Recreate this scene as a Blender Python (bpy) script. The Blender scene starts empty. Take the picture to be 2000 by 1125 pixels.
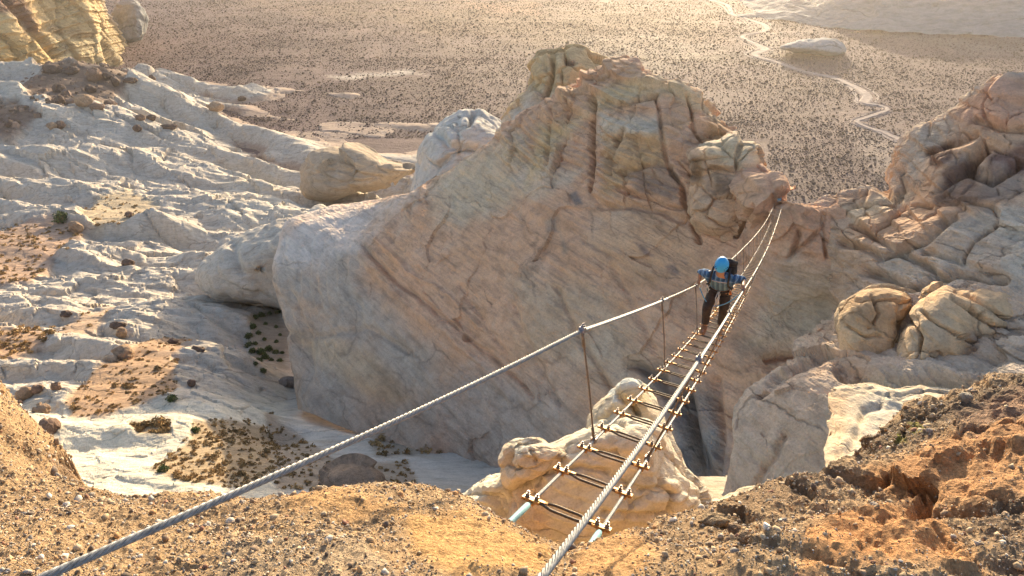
import bpy, bmesh, math, random
import numpy as np
from mathutils import Vector, Matrix
rad = math.radians
SC = bpy.context.scene
COL = SC.collection
RNG = np.random.RandomState(7)
random.seed(7)

# ---------------------------------------------------------------- camera
F = 1333.0; PITCH = rad(30.0); CP, SP = math.cos(PITCH), math.sin(PITCH)
cam = bpy.data.cameras.new('camera'); camo = bpy.data.objects.new('camera', cam); COL.objects.link(camo)
cam.sensor_width = 36.0; cam.lens = 36.0 * F / 2000.0
cam.clip_start = 0.05; cam.clip_end = 9000.0
camo.location = (0, 0, 0); camo.rotation_euler = (rad(90) - PITCH, 0, 0)
SC.camera = camo
# ---------------------------------------------------------------- sky, sun, exposure
SUN_EL, SUN_AZ = rad(10.5), rad(14.0)          # azimuth measured from +Y towards +X
w = bpy.data.worlds.new('World'); SC.world = w; w.use_nodes = True
nt = w.node_tree
sky = nt.nodes.new('ShaderNodeTexSky'); sky.sky_type = 'NISHITA'; sky.sun_disc = False
sky.sun_elevation = SUN_EL; sky.sun_rotation = SUN_AZ
sky.altitude = 1500; sky.air_density = 0.8; sky.dust_density = 5.0; sky.ozone_density = 0.4
bg = nt.nodes['Background']; bg.inputs[1].default_value = 0.15
nt.links.new(sky.outputs[0], bg.inputs[0])
sl = bpy.data.lights.new('sun', 'SUN'); so = bpy.data.objects.new('sun', sl); COL.objects.link(so)
sl.energy = 3.3; sl.angle = rad(0.6); sl.color = (1.0, 0.82, 0.55)
sdir = Vector((math.sin(SUN_AZ) * math.cos(SUN_EL), math.cos(SUN_AZ) * math.cos(SUN_EL), math.sin(SUN_EL)))
so.rotation_euler = sdir.to_track_quat('Z', 'Y').to_euler()
so.location = (0, 60, 80)
SC.view_settings.view_transform = 'Standard'; SC.view_settings.look = 'None'
SC.view_settings.gamma = 1.0; SC.view_settings.exposure = 1.6; SC.view_settings.use_curve_mapping = False
SC.cycles.max_bounces = 6; SC.cycles.diffuse_bounces = 4; SC.cycles.glossy_bounces = 2

# ---------------------------------------------------------------- survey helpers (photo pixel + range -> place)
def ray(px, py):
    a = (np.asarray(px, float) - 1000.0) / F; b = (562.5 - np.asarray(py, float)) / F
    return np.stack([a, CP + b * SP, -SP + b * CP], -1)
def P(px, py, d):
    return ray(px, py) * np.asarray(d, float)[..., None]
def Pz(px, py, z):
    r = ray(px, py); return r * (np.asarray(z, float) / r[..., 2])[..., None]
def proj(V):
    x, y, z = V[..., 0], V[..., 1], V[..., 2]
    d = y * CP - z * SP; d = np.where(d < 1e-3, 1e-3, d)
    return 1000 + F * x / d, 562.5 - F * (y * SP + z * CP) / d, d

# ---------------------------------------------------------------- noise
_perm = RNG.permutation(4096)
_grad = RNG.normal(size=(4096, 3)); _grad /= np.linalg.norm(_grad, axis=1)[:, None]
_grad = _grad.astype(np.float32); _perm = _perm.astype(np.int32)
from concurrent.futures import ThreadPoolExecutor
POOL = ThreadPoolExecutor(4)
def _h(i, j, k): return _perm[(_perm[(_perm[i & 4095] + j) & 4095] + k) & 4095]
def _perlin(Q):
    I = np.floor(Q).astype(np.int32); f = (Q - I).astype(np.float32)
    u = f * f * f * (f * (f * 6 - 15) + 10)
    r = 0
    for a in (0, 1):
        for b in (0, 1):
            for c in (0, 1):
                g = _grad[_h(I[:, 0] + a, I[:, 1] + b, I[:, 2] + c)]
                dt = (f[:, 0] - a) * g[:, 0] + (f[:, 1] - b) * g[:, 1] + (f[:, 2] - c) * g[:, 2]
                wt = (u[:, 0] if a else 1 - u[:, 0]) * (u[:, 1] if b else 1 - u[:, 1]) * (u[:, 2] if c else 1 - u[:, 2])
                r = r + wt * dt
    return r * 1.5
def perlin(Q):
    Q = np.asarray(Q, float); sh = Q.shape[:-1]; q = Q.reshape(-1, 3)
    if len(q) < 20000: return _perlin(q).reshape(sh).astype(float)
    return np.concatenate(list(POOL.map(_perlin, np.array_split(q, max(8, len(q) // 30000))))).reshape(sh).astype(float)
def fbm(Q, oct=4, gain=0.5, lac=2.03, ridge=False):
    s, a, r, Q = 0, 1.0, 0, np.asarray(Q, float)
    for o in range(oct):
        n = perlin(Q + o * 17.3)
        if ridge: n = 1 - 2 * np.abs(n)
        r = r + a * n; s += a; a *= gain; Q = Q * lac
    return r / s
def worley(Q):
    Q = np.asarray(Q, float); sh = Q.shape[:-1]
    R = list(POOL.map(_worley, np.array_split(Q.reshape(-1, 3), 16)))
    return [np.concatenate([r[k] for r in R]).reshape(sh) for k in range(3)] + [np.concatenate([r[3] for r in R]).reshape(sh + (3,))]
def _worley(Q):                               # first and second nearest distance and cell id
    I = np.floor(Q).astype(np.int32)
    f1 = np.full(Q.shape[:-1], 9.0); f2 = f1.copy(); cid = np.zeros(Q.shape[:-1], np.int64); vec = np.zeros(Q.shape)
    for a in (-1, 0, 1):
        for b in (-1, 0, 1):
            for c in (-1, 0, 1):
                J = I + (a, b, c); h = _h(J[..., 0], J[..., 1], J[..., 2])
                pt = J + 0.5 + 0.45 * _grad[h]
                d = np.sqrt(((Q - pt) ** 2).sum(-1))
                m = d < f1
                f2 = np.where(m, f1, np.minimum(f2, d)); cid = np.where(m, h, cid); f1 = np.where(m, d, f1); vec[m] = (Q - pt)[m]
    return f1, f2, cid, vec
def sstep(a, b, x):
    t = np.clip((x - a) / (b - a), 0, 1); return t * t * (3 - 2 * t)

# ---------------------------------------------------------------- mesh helpers
def mesh_obj(name, V, faces, mat, parent=None, smooth=True, col=None, loc=None, mat2=None):
    V = np.asarray(V, np.float32).reshape(-1, 3)
    if loc is not None: V = V - np.asarray(loc, np.float32)
    me = bpy.data.meshes.new(name)
    me.vertices.add(len(V)); me.vertices.foreach_set('co', V.ravel())
    fl = faces if isinstance(faces, (list, tuple)) else [faces]
    tot = [np.full(len(f), f.shape[1], np.int32) for f in fl]
    idx = np.concatenate([np.asarray(f, np.int32).ravel() for f in fl]); tot = np.concatenate(tot)
    st = np.concatenate([[0], np.cumsum(tot)[:-1]]).astype(np.int32)
    me.loops.add(len(idx)); me.loops.foreach_set('vertex_index', idx)
    me.polygons.add(len(tot)); me.polygons.foreach_set('loop_start', st)
    try: me.polygons.foreach_set('loop_total', tot)
    except Exception: pass
    me.update(calc_edges=True)
    me.polygons.foreach_set('use_smooth', np.full(len(tot), smooth, bool))
    if col is not None:
        at = me.color_attributes.new('Col', 'FLOAT_COLOR', 'POINT')
        c = np.ones((len(V), 4), np.float32); c[:, :3] = np.asarray(col).reshape(-1, 3)
        at.data.foreach_set('color', c.ravel())
    me.update()
    o = bpy.data.objects.new(name, me); COL.objects.link(o)
    if mat: me.materials.append(mat)
    if mat2 is not None:
        me.materials.append(mat2[0]); me.polygons.foreach_set('material_index', np.asarray(mat2[1], np.int32))
    if parent: o.parent = parent
    if loc is not None: o.location = loc
    return o
def grid_faces(n, m, wrap=False):
    i, j = np.meshgrid(np.arange(n - 1), np.arange(m if wrap else m - 1), indexing='ij')
    j2 = (j + 1) % m
    return np.stack([i * m + j, i * m + j2, (i + 1) * m + j2, (i + 1) * m + j], -1).reshape(-1, 4)
def normals(V, wrap=False):
    if wrap:
        du = np.roll(V, -1, 1) - np.roll(V, 1, 1)
    else:
        du = np.gradient(V, axis=1)
    dv = np.gradient(V, axis=0)
    n = np.cross(du, dv); n /= np.linalg.norm(n, axis=-1, keepdims=True) + 1e-9
    return n
def cubic(A, t):                              # Catmull-Rom through rows of A at parameters t in 0..len-1
    A = np.asarray(A, float); n = len(A)
    E = np.concatenate([2 * A[:1] - A[1:2], A, 2 * A[-1:] - A[-2:-1]])
    i = np.clip(np.floor(t).astype(int), 0, n - 2); f = (t - i).reshape((-1,) + (1,) * (A.ndim - 1))
    a, b, c, d = E[i], E[i + 1], E[i + 2], E[i + 3]
    return b + 0.5 * f * (c - a + f * (2 * a - 5 * b + 4 * c - d + f * (3 * (b - c) + d - a)))
def loft(cols, nu, nv):
    """cols[i][j] = world point; i across, j down.  -> V[nv, nu, 3]"""
    A = np.asarray(cols, float)
    B = cubic(A, np.linspace(0, len(A) - 1, nu))
    C = cubic(np.swapaxes(B, 0, 1), np.linspace(0, A.shape[1] - 1, nv))
    return C
def pdist(x, y, poly):                        # distance of pixels to a traced line
    best = np.full(np.shape(x), 1e9)
    for (x0, y0), (x1, y1) in zip(poly[:-1], poly[1:]):
        dx, dy = x1 - x0, y1 - y0; L = dx * dx + dy * dy + 1e-9
        t = np.clip(((x - x0) * dx + (y - y0) * dy) / L, 0, 1)
        best = np.minimum(best, np.hypot(x - x0 - t * dx, y - y0 - t * dy))
    return best
def inside(x, y, poly):
    r = np.zeros(np.shape(x), bool); n = len(poly)
    for k in range(n):
        x0, y0 = poly[k]; x1, y1 = poly[(k + 1) % n]
        c = ((y0 > y) != (y1 > y)) & (x < (x1 - x0) * (y - y0) / ((y1 - y0) if y1 != y0 else 1e-9) + x0)
        r ^= c
    return r
def pmask(x, y, poly, feather, warp=0, wx=None):
    if warp: x = x + warp * wx[0]; y = y + warp * wx[1]
    d = pdist(x, y, list(poly) + [poly[0]]); s = np.where(inside(x, y, poly), d, -d)
    return sstep(-feather, feather, s)
def pixwarp(V, d, k=0.03):                    # noise with a picture-scale wavelength, anchored to the place
    s = 1.0 / np.maximum(d * k, 0.02)
    s = 2.0 ** np.round(np.log2(s.mean()))
    return np.stack([fbm(V * s, 3), fbm(V * s + 51.0, 3)])
def carve(V, N, lines):                       # real grooves (or ribs) along surveyed lines
    x, y, d = proj(V); off = np.zeros(d.shape)
    wv = pixwarp(V, d, 0.05)
    for (poly, wpx, dep) in lines:
        q = pdist(x + 9 * wv[0], y + 9 * wv[1], poly)
        off += -dep * np.exp(-(q / wpx) ** 2)
    return V + N * off[..., None]
def paint(V, base, patches):                  # colours laid on patch by patch, some with sunlight painted in
    x, y, d = proj(V); c = np.empty(V.shape); c[:] = base
    wv = pixwarp(V, d, 0.045)
    for (poly, colr, feather, warp) in patches:
        m = pmask(x, y, poly, feather, warp, wv)[..., None]
        c = c * (1 - m) + np.asarray(colr) * m
    return c
def rbf(XY, Z, q, smooth=0.0):
    XY = np.asarray(XY, float); Z = np.asarray(Z, float); n = len(XY)
    D = np.linalg.norm(XY[:, None] - XY[None], axis=-1)
    A = np.zeros((n + 3, n + 3)); A[:n, :n] = D + smooth * np.eye(n) * D.mean()
    A[:n, n] = 1; A[:n, n + 1:] = XY; A[n, :n] = 1; A[n + 1:, :n] = XY.T
    s = np.linalg.lstsq(A, np.concatenate([Z, [0, 0, 0]]), rcond=None)[0]
    sh = q.shape[:-1]; q = q.reshape(-1, 2); out = np.empty(len(q))
    for k in range(0, len(q), 40000):
        b = q[k:k + 40000]
        out[k:k + 40000] = np.linalg.norm(b[:, None] - XY[None], axis=-1) @ s[:n] + s[n] + b @ s[n + 1:]
    return out.reshape(sh)
def struct(o, label=None, cat=None, kind='structure'):
    o['kind'] = kind
    if label: o['label'] = label; o['category'] = cat
    return o
def tag(o, label, cat, group=None):
    o['label'] = label; o['category'] = cat
    if group: o['group'] = group
    return o
SURF = {}                                     # surveyed surfaces, to set things down on
def remember(name, V):
    x, y, d = proj(V); SURF[name] = (x.ravel(), y.ravel(), d.ravel(), V.reshape(-1, 3))
def on(name, px, py, r=5):
    x, y, d, V = SURF[name]
    for rr in (r, 2 * r, 5 * r, 15 * r):
        m = np.hypot(x - px, y - py) < rr
        if m.any():
            k = np.where(m)[0]; dm = d[k].min(); k = k[d[k] < dm * 1.04]
            k = k[np.argmin(np.hypot(x[k] - px, y[k] - py))]
            return V[k].copy(), d[k]
    raise ValueError((name, px, py))

# ---------------------------------------------------------------- materials
class NT:
    def __init__(s, name):
        s.m = bpy.data.materials.new(name); s.m.use_nodes = True; s.t = s.m.node_tree
        s.b = s.t.nodes['Principled BSDF']; s.b.inputs['Roughness'].default_value = 0.9
        s.b.inputs['Specular IOR Level'].default_value = 0.2
    def n(s, ty, **k):
        q = s.t.nodes.new(ty)
        for a, v in k.items():
            if a in q.inputs: q.inputs[a].default_value = v
            else: setattr(q, a, v)
        return q
    def l(s, a, b): s.t.links.new(a, b)
    def pos(s, scale=(1, 1, 1), rot=(0, 0, 0)):
        g = s.n('ShaderNodeTexCoord'); mp = s.n('ShaderNodeMapping')
        mp.inputs['Scale'].default_value = scale; mp.inputs['Rotation'].default_value = rot
        s.l(g.outputs['Object'], mp.inputs['Vector'])
        if rot == (0, 0, 0): return mp.outputs[0]
        mp.inputs['Scale'].default_value = (1, 1, 1); m2 = s.n('ShaderNodeMapping'); m2.inputs['Scale'].default_value = scale
        s.l(mp.outputs[0], m2.inputs['Vector']); return m2.outputs[0]
    def noise(s, vec, scale, detail=6, rough=0.6, dist=0.0):
        q = s.n('ShaderNodeTexNoise'); q.inputs['Scale'].default_value = scale; q.inputs['Detail'].default_value = detail
        q.inputs['Roughness'].default_value = rough; q.inputs['Distortion'].default_value = dist
        s.l(vec, q.inputs['Vector']); return q.outputs['Fac']
    def ramp(s, fac, stops):
        r = s.n('ShaderNodeValToRGB'); e = r.color_ramp.elements
        while len(e) < len(stops): e.new(0.5)
        for el, (p, c) in zip(e, stops):
            el.position = p; el.color = (c[0], c[1], c[2], 1) if not isinstance(c, (int, float)) else (c, c, c, 1)
        s.l(fac, r.inputs[0]); return r.outputs[0]
    def mix(s, a, b, fac=None, mode='MIX', f=1.0):
        q = s.n('ShaderNodeMix', data_type='RGBA', blend_type=mode)
        q.inputs[0].default_value = f
        if fac is not None: s.l(fac, q.inputs[0])
        for v, k in ((a, 6), (b, 7)):
            if isinstance(v, tuple): q.inputs[k].default_value = (*v, 1)
            else: s.l(v, q.inputs[k])
        return q.outputs[2]
    def math(s, op, a, b=0.0):
        q = s.n('ShaderNodeMath', operation=op)
        for v, k in ((a, 0), (b, 1)):
            if isinstance(v, (int, float)): q.inputs[k].default_value = v
            else: s.l(v, q.inputs[k])
        return q.outputs[0]
    def out(s, colr, height=None, dist=0.1, strength=1.0):
        if isinstance(colr, tuple): s.b.inputs['Base Color'].default_value = (*colr, 1)
        else: s.l(colr, s.b.inputs['Base Color'])
        if height is not None:
            bp = s.n('ShaderNodeBump'); bp.inputs['Distance'].default_value = dist; bp.inputs['Strength'].default_value = strength
            s.l(height, bp.inputs['Height']); s.l(bp.outputs[0], s.b.inputs['Normal'])
        return s.m
    def attr(s, name='Col'):
        q = s.n('ShaderNodeAttribute'); q.attribute_name = name; return q.outputs['Color']
def euler_to_x(d):                            # mapping rotation that lays axis d along texture x
    q = Vector(d).normalized().rotation_difference(Vector((1, 0, 0))); return tuple(q.to_euler())
def rock_mat(name, along, size, stretch=0.16, streak=0.5, mottled=0.35, warm=(0.52, 0.30, 0.16), pale=(0.62, 0.58, 0.50),
             bump=0.25, fine=1.0, base=None, spots=0.0, crack=0.8):
    """sandstone: vertex colour per patch, drawn-out bedding streaks along a direction, blotches, pits.  size = feature size in m"""
    t = NT(name); v = t.pos(); c = t.attr() if base is None else base
    vs = t.pos(scale=(stretch, 1, 1), rot=euler_to_x(along))
    k = 1.0 / size
    big = t.noise(v, 0.35 * k, 5, 0.6, 0.6); med = t.noise(v, 1.6 * k, 8, 0.65, 0.3)
    stk = t.noise(vs, 1.5 * k, 8, 0.62, 0.5); stf = t.noise(vs, 6.0 * k, 6, 0.6, 0.2)
    fin = t.noise(v, 14.0 * k * fine, 5, 0.7)
    c = t.mix(c, warm, t.ramp(big, [(0.45, 0.0), (0.72, mottled)]))
    c = t.mix(c, pale, t.ramp(big, [(0.26, mottled), (0.44, 0.0)]))
    c = t.mix(c, t.ramp(stk, [(0.30, 0.55), (0.47, 0.95), (0.56, 1.05), (0.75, 0.72)]), None, 'MULTIPLY', streak)
    c = t.mix(c, t.ramp(stf, [(0.3, 0.6), (0.5, 1.0), (0.75, 1.12)]), None, 'MULTIPLY', streak * 0.8)
    c = t.mix(c, t.ramp(med, [(0.25, 0.62), (0.5, 1.0), (0.8, 1.18)]), None, 'MULTIPLY', 0.75)
    c = t.mix(c, t.ramp(fin, [(0.25, 0.6), (0.5, 1.0), (0.78, 1.25)]), None, 'MULTIPLY', 0.6)
    vk = t.n('ShaderNodeTexVoronoi', feature='DISTANCE_TO_EDGE'); vk.inputs['Scale'].default_value = 0.42 * k
    wv_ = t.n('ShaderNodeMix', data_type='VECTOR'); wv_.inputs[0].default_value = 0.12
    nq = t.n('ShaderNodeTexNoise'); nq.inputs['Scale'].default_value = 1.1 * k; nq.inputs['Detail'].default_value = 6; t.l(v, nq.inputs['Vector'])
    ad = t.n('ShaderNodeVectorMath', operation='MULTIPLY_ADD'); t.l(nq.outputs['Color'], ad.inputs[0]); ad.inputs[1].default_value = (0.7 * size,) * 3
    vc = t.pos(scale=(0.35, 1, 1), rot=euler_to_x(along)); t.l(vc, ad.inputs[2]); t.l(ad.outputs[0], vk.inputs['Vector'])
    crk = t.ramp(vk.outputs['Distance'], [(0.0, 0.0), (0.022, 1.0)])
    gate2 = t.ramp(t.noise(v, 0.5 * k, 3, 0.5), [(0.44, 0.0), (0.56, 1.0)])
    crk = t.math('SUBTRACT', 1.0, t.math('MULTIPLY', gate2, t.math('SUBTRACT', 1.0, crk)))
    c = t.mix(c, t.ramp(crk, [(0.0, 0.42), (1.0, 1.0)]), None, 'MULTIPLY', crack)
    if spots:
        vo = t.n('ShaderNodeTexVoronoi'); vo.inputs['Scale'].default_value = 2.2 * k; t.l(vs, vo.inputs['Vector'])
        sp = t.ramp(vo.outputs['Distance'], [(0.10, 1.0), (0.2, 0.0)])
        gate = t.ramp(med, [(0.52, 0.0), (0.60, spots)])
        c = t.mix(c, (0.17, 0.13, 0.11), t.math('MULTIPLY', sp, gate))
    h = t.math('ADD', t.math('MULTIPLY', stk, 0.9), t.math('MULTIPLY', med, 0.8))
    h = t.math('ADD', h, t.math('MULTIPLY', stf, 0.25)); h = t.math('ADD', h, t.math('MULTIPLY', crk, 0.35 * crack)); h = t.math('ADD', h, t.math('MULTIPLY', fin, 0.14))
    return t.out(c, h, bump * size, 1.0)

# ================================================================ THE LAND
def blocks(V, size, squash=(1, 1, 1), warp=0.35, lay=0.0):
    """joint blocks: edge = 0 in the joints, face = the tilt of each block's own broken face (m)"""
    Q = V * np.asarray(squash) / size
    Q = Q + warp * np.stack([fbm(Q * 0.8 + 5, 3), fbm(Q * 0.8 + 25, 3), fbm(Q * 0.8 + 45, 3)], -1)
    f1, f2, cid, vec = worley(Q)
    g = _grad[(cid * 7 + 11) & 4095]
    return sstep(0.0, 0.10, f2 - f1), ((vec * g).sum(-1) * 1.1 + 0.35 * ((cid % 97) / 97.0 - 0.5)) * size
def stretched(V, along, k, stretch):
    a = np.asarray(along, float); a = a / np.linalg.norm(a)
    return V * k + (stretch - 1) * k * (V @ a)[..., None] * a

# ---------------------------------------------------------------- central fin (cliff) the far end of the bridge is fixed to
FIN = [
 [(590, 428, 112), (575, 490, 106), (568, 560, 103), (572, 640, 101), (580, 720, 98), (590, 800, 96)],
 [(556, 432, 99), (541, 485, 94), (537, 545, 91), (548, 600, 90), (566, 680, 86), (590, 800, 79)],
 [(622, 407, 100), (602, 470, 92), (590, 560, 87.5), (598, 640, 85), (618, 725, 80.5), (655, 830, 75)],
 [(690, 396, 102), (662, 455, 92), (650, 545, 85), (660, 650, 81), (685, 755, 77), (730, 860, 72)],
 [(745, 392, 98), (712, 462, 88), (705, 545, 83), (722, 660, 78.5), (752, 780, 74.5), (800, 890, 70)],
 [(787, 388, 90), (765, 445, 85), (758, 545, 80.5), (776, 660, 76.5), (808, 785, 73), (850, 905, 69)],
 [(850, 345, 86), (828, 432, 82), (818, 545, 78), (830, 660, 74.5), (860, 780, 71.5), (890, 900, 70)],
 [(920, 306, 83), (900, 405, 79), (892, 525, 75), (903, 650, 71.5), (935, 785, 69), (965, 920, 67)],
 [(985, 264, 80), (976, 375, 76), (972, 502, 72), (982, 640, 68.5), (1015, 785, 65.5), (1045, 930, 63.5)],
 [(1060, 208, 76.5), (1056, 330, 72), (1055, 470, 68.6), (1062, 620, 65), (1085, 780, 62), (1115, 930, 60.5)],
 [(1150, 163, 73.5), (1150, 315, 69), (1150, 460, 65.5), (1150, 610, 62.5), (1165, 770, 59.5), (1190, 930, 58)],
 [(1205, 137, 71.5), (1212, 300, 66.3), (1226, 450, 63.2), (1235, 600, 60.5), (1245, 760, 57.5), (1260, 930, 56)],
 [(1245, 128, 70), (1262, 300, 64.8), (1270, 445, 62), (1278, 595, 59.3), (1283, 755, 56.5), (1295, 930, 54.5)],
 [(1300, 160, 69), (1308, 300, 63.8), (1318, 440, 61), (1330, 590, 58), (1335, 750, 55), (1345, 930, 53)],
 [(1352, 178, 67.5), (1358, 310, 62.5), (1365, 430, 59.8), (1378, 580, 57), (1385, 740, 53.8), (1390, 930, 52)],
 [(1404, 212, 66), (1404, 320, 61), (1410, 430, 58.5), (1424, 570, 55.5), (1436, 720, 52.5), (1425, 930, 50.5)],
 [(1425, 270, 63), (1440, 345, 58.5), (1452, 440, 57), (1470, 560, 54.5), (1488, 690, 52.5), (1470, 930, 49.5)],
 [(1478, 320, 59), (1490, 378, 53.6), (1502, 445, 52.5), (1525, 560, 53), (1550, 670, 52.5), (1540, 930, 48.5)],
 [(1530, 386, 52.3), (1538, 412, 51.3), (1558, 470, 50.8), (1590, 560, 51.5), (1615, 640, 51.5), (1600, 930, 47.5)],
 [(1598, 409, 52), (1606, 440, 50.8), (1626, 490, 49.8), (1645, 545, 49.4), (1668, 630, 49.5), (1665, 930, 46.5)],
 [(1642, 398, 52), (1655, 440, 50), (1680, 495, 48.8), (1705, 550, 48.2), (1740, 640, 48), (1740, 930, 46)],
]
cols = []
for c in FIN:
    fr = [P(*q) for q in c]
    t = fr[0]
    cols.append([t + np.array([3, 48, -29]), t + np.array([1.5, 26, -13.5]), t + np.array([0.5, 6, -3])] + fr)  # unseen back drawn out long so its shadow fills the hollow
V = loft(cols, 760, 640)
px, py, dd = proj(V)
N = normals(V); N *= np.sign((N * -V).sum(-1).mean())
diag = P(1150, 850, 60) - P(720, 480, 86)
BLOCKY = [(960, 240), (1120, 60), (1560, 60), (1545, 400), (1500, 440), (1440, 400), (1380, 430), (1330, 400), (1170, 400), (1140, 330), (1060, 340), (1000, 330)]
mb = pmask(px, py, BLOCKY, 28)
LOBE = [(380, 380), (790, 380), (705, 470), (720, 560), (800, 640), (860, 700), (900, 800), (820, 900), (380, 900)]
ml = pmask(px, py, LOBE, 40)
edge, cell = blocks(V, 7.0, (1, 1, 0.6)); edge2, cell2 = blocks(V + 40, 2.6, (0.8, 0.8, 1.5))
off = mb * (0.16 * cell - 0.30 * (1 - edge) + 0.13 * cell2 - 0.10 * (1 - edge2))
strat = V[..., 2] + 0.14 * V[..., 0] + 0.8 * fbm(V * 0.07, 3)
off += mb * 0.85 * sstep(0.0, 0.22, (strat / 1.9) % 1.0) * (1 - (strat / 1.9) % 1.0) * 1.4 * (0.6 + fbm(V * 0.2 + 9, 3)) + mb * 0.30 * sstep(0.0, 0.25, (strat / 0.6) % 1.0) * (1 - (strat / 0.6) % 1.0)
e3, c3 = blocks(V + 70, 6.0, (1, 1, 1)); off += (1 - mb) * (1 - ml) * 0.05 * c3
off += (1 - mb) * (0.65 * fbm(stretched(V, diag, 0.16, 0.22), 6, 0.5) + 0.28 * fbm(stretched(V, diag, 0.6, 0.12), 4, 0.6, ridge=True))
nb = np.cross(diag / np.linalg.norm(diag), (0.15, 1, 0.1)); nb /= np.linalg.norm(nb)
bd = V @ nb + 1.1 * fbm(V * 0.05 + 6, 3); gat = np.clip(0.35 + 1.6 * fbm(V * 0.045 + 13, 3), 0, 1.2)
for per_, am_ in ((5.2, 0.62), (1.9, 0.30), (0.7, 0.12)):
    f_ = (bd / per_) % 1.0; off += (1 - mb) * am_ * gat * (sstep(0, 0.16, f_) * (1 - f_) - 0.4)
off += 1.2 * fbm(V * 0.06 + 3, 3) + 0.28 * fbm(V * 0.8, 5, 0.55)
off = off * (1 - 0.55 * ml) + ml * (0.9 * fbm(V * 0.13 + 8, 3))
lv = V @ np.array((0.35, -0.25, 0.9)) + 2.2 * fbm(V * 0.06 + 17, 3)
for per_, am_ in ((3.1, 0.42), (1.1, 0.16)):
    f_ = (lv / per_) % 1.0; off += ml * am_ * (0.4 + np.clip(fbm(V * 0.08 + 23, 3) * 2, -.4, 1)) * (sstep(0, 0.25, f_) * (1 - f_) - 0.4)
V = V + N * off[..., None]
V = carve(V, N, [
 ([(1155, 190), (1158, 260), (1157, 320), (1152, 372)], 4.5, 1.36),
 ([(1076, 205), (1072, 262), (1066, 318)], 3.8, 0.62),
 ([(1215, 205), (1282, 190), (1291, 250), (1300, 310), (1310, 340)], 3.8, 0.68),
 ([(1188, 340), (1196, 300), (1216, 250)], 6.0, 0.56),
 ([(1345, 185), (1352, 250), (1386, 300), (1350, 345)], 3.8, 0.74),
 ([(1310, 335), (1330, 362), (1337, 400)], 4.5, 0.99),
 ([(1205, 372), (1262, 385), (1330, 405)], 4.5, 0.50),
 ([(1175, 405), (1230, 400), (1290, 412), (1335, 428)], 7.5, 0.62),
 ([(1215, 345), (1270, 320), (1312, 325)], 4.5, 0.56),
 ([(1337, 395), (1350, 420), (1360, 470)], 5.2, 0.81),
 ([(1465, 400), (1450, 435), (1437, 460)], 4.5, 0.56),
 ([(1612, 415), (1608, 455), (1612, 500)], 3.8, 0.43),
 ([(1560, 450), (1545, 490), (1538, 505)], 4.5, 0.56),
 ([(1540, 500), (1575, 470), (1600, 452)], 4.5, 0.43),
 ([(705, 478), (760, 540), (840, 600), (910, 660), (985, 720), (1040, 775)], 4.5, 0.56),
 ([(735, 470), (800, 530), (880, 580), (935, 640)], 3.8, -0.31),
 ([(705, 500), (780, 585), (860, 640), (940, 710), (1000, 780)], 6.8, -0.37),
 ([(1085, 560), (1130, 660), (1180, 740), (1235, 820)], 6.0, 0.43),
 ([(1200, 520), (1260, 640), (1300, 740)], 6.8, 0.31),
 ([(1000, 600), (1040, 690), (1090, 790)], 6.8, 0.37),
 ([(900, 560), (950, 640), (1010, 720)], 6.0, 0.31),
 ([(1235, 715), (1290, 740), (1320, 800)], 9.0, 0.99),
 ([(560, 650), (640, 655), (720, 640), (800, 690)], 7.5, 0.43),
 ([(1330, 770), (1345, 860), (1375, 960)], 16.5, 3.00),
 ([(1395, 740), (1405, 830), (1395, 930)], 10.5, 0.87),
 ([(1500, 700), (1570, 690), (1635, 640), (1650, 610)], 7.5, 0.99),
])
tan = (0.62, 0.365, 0.225)
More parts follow.
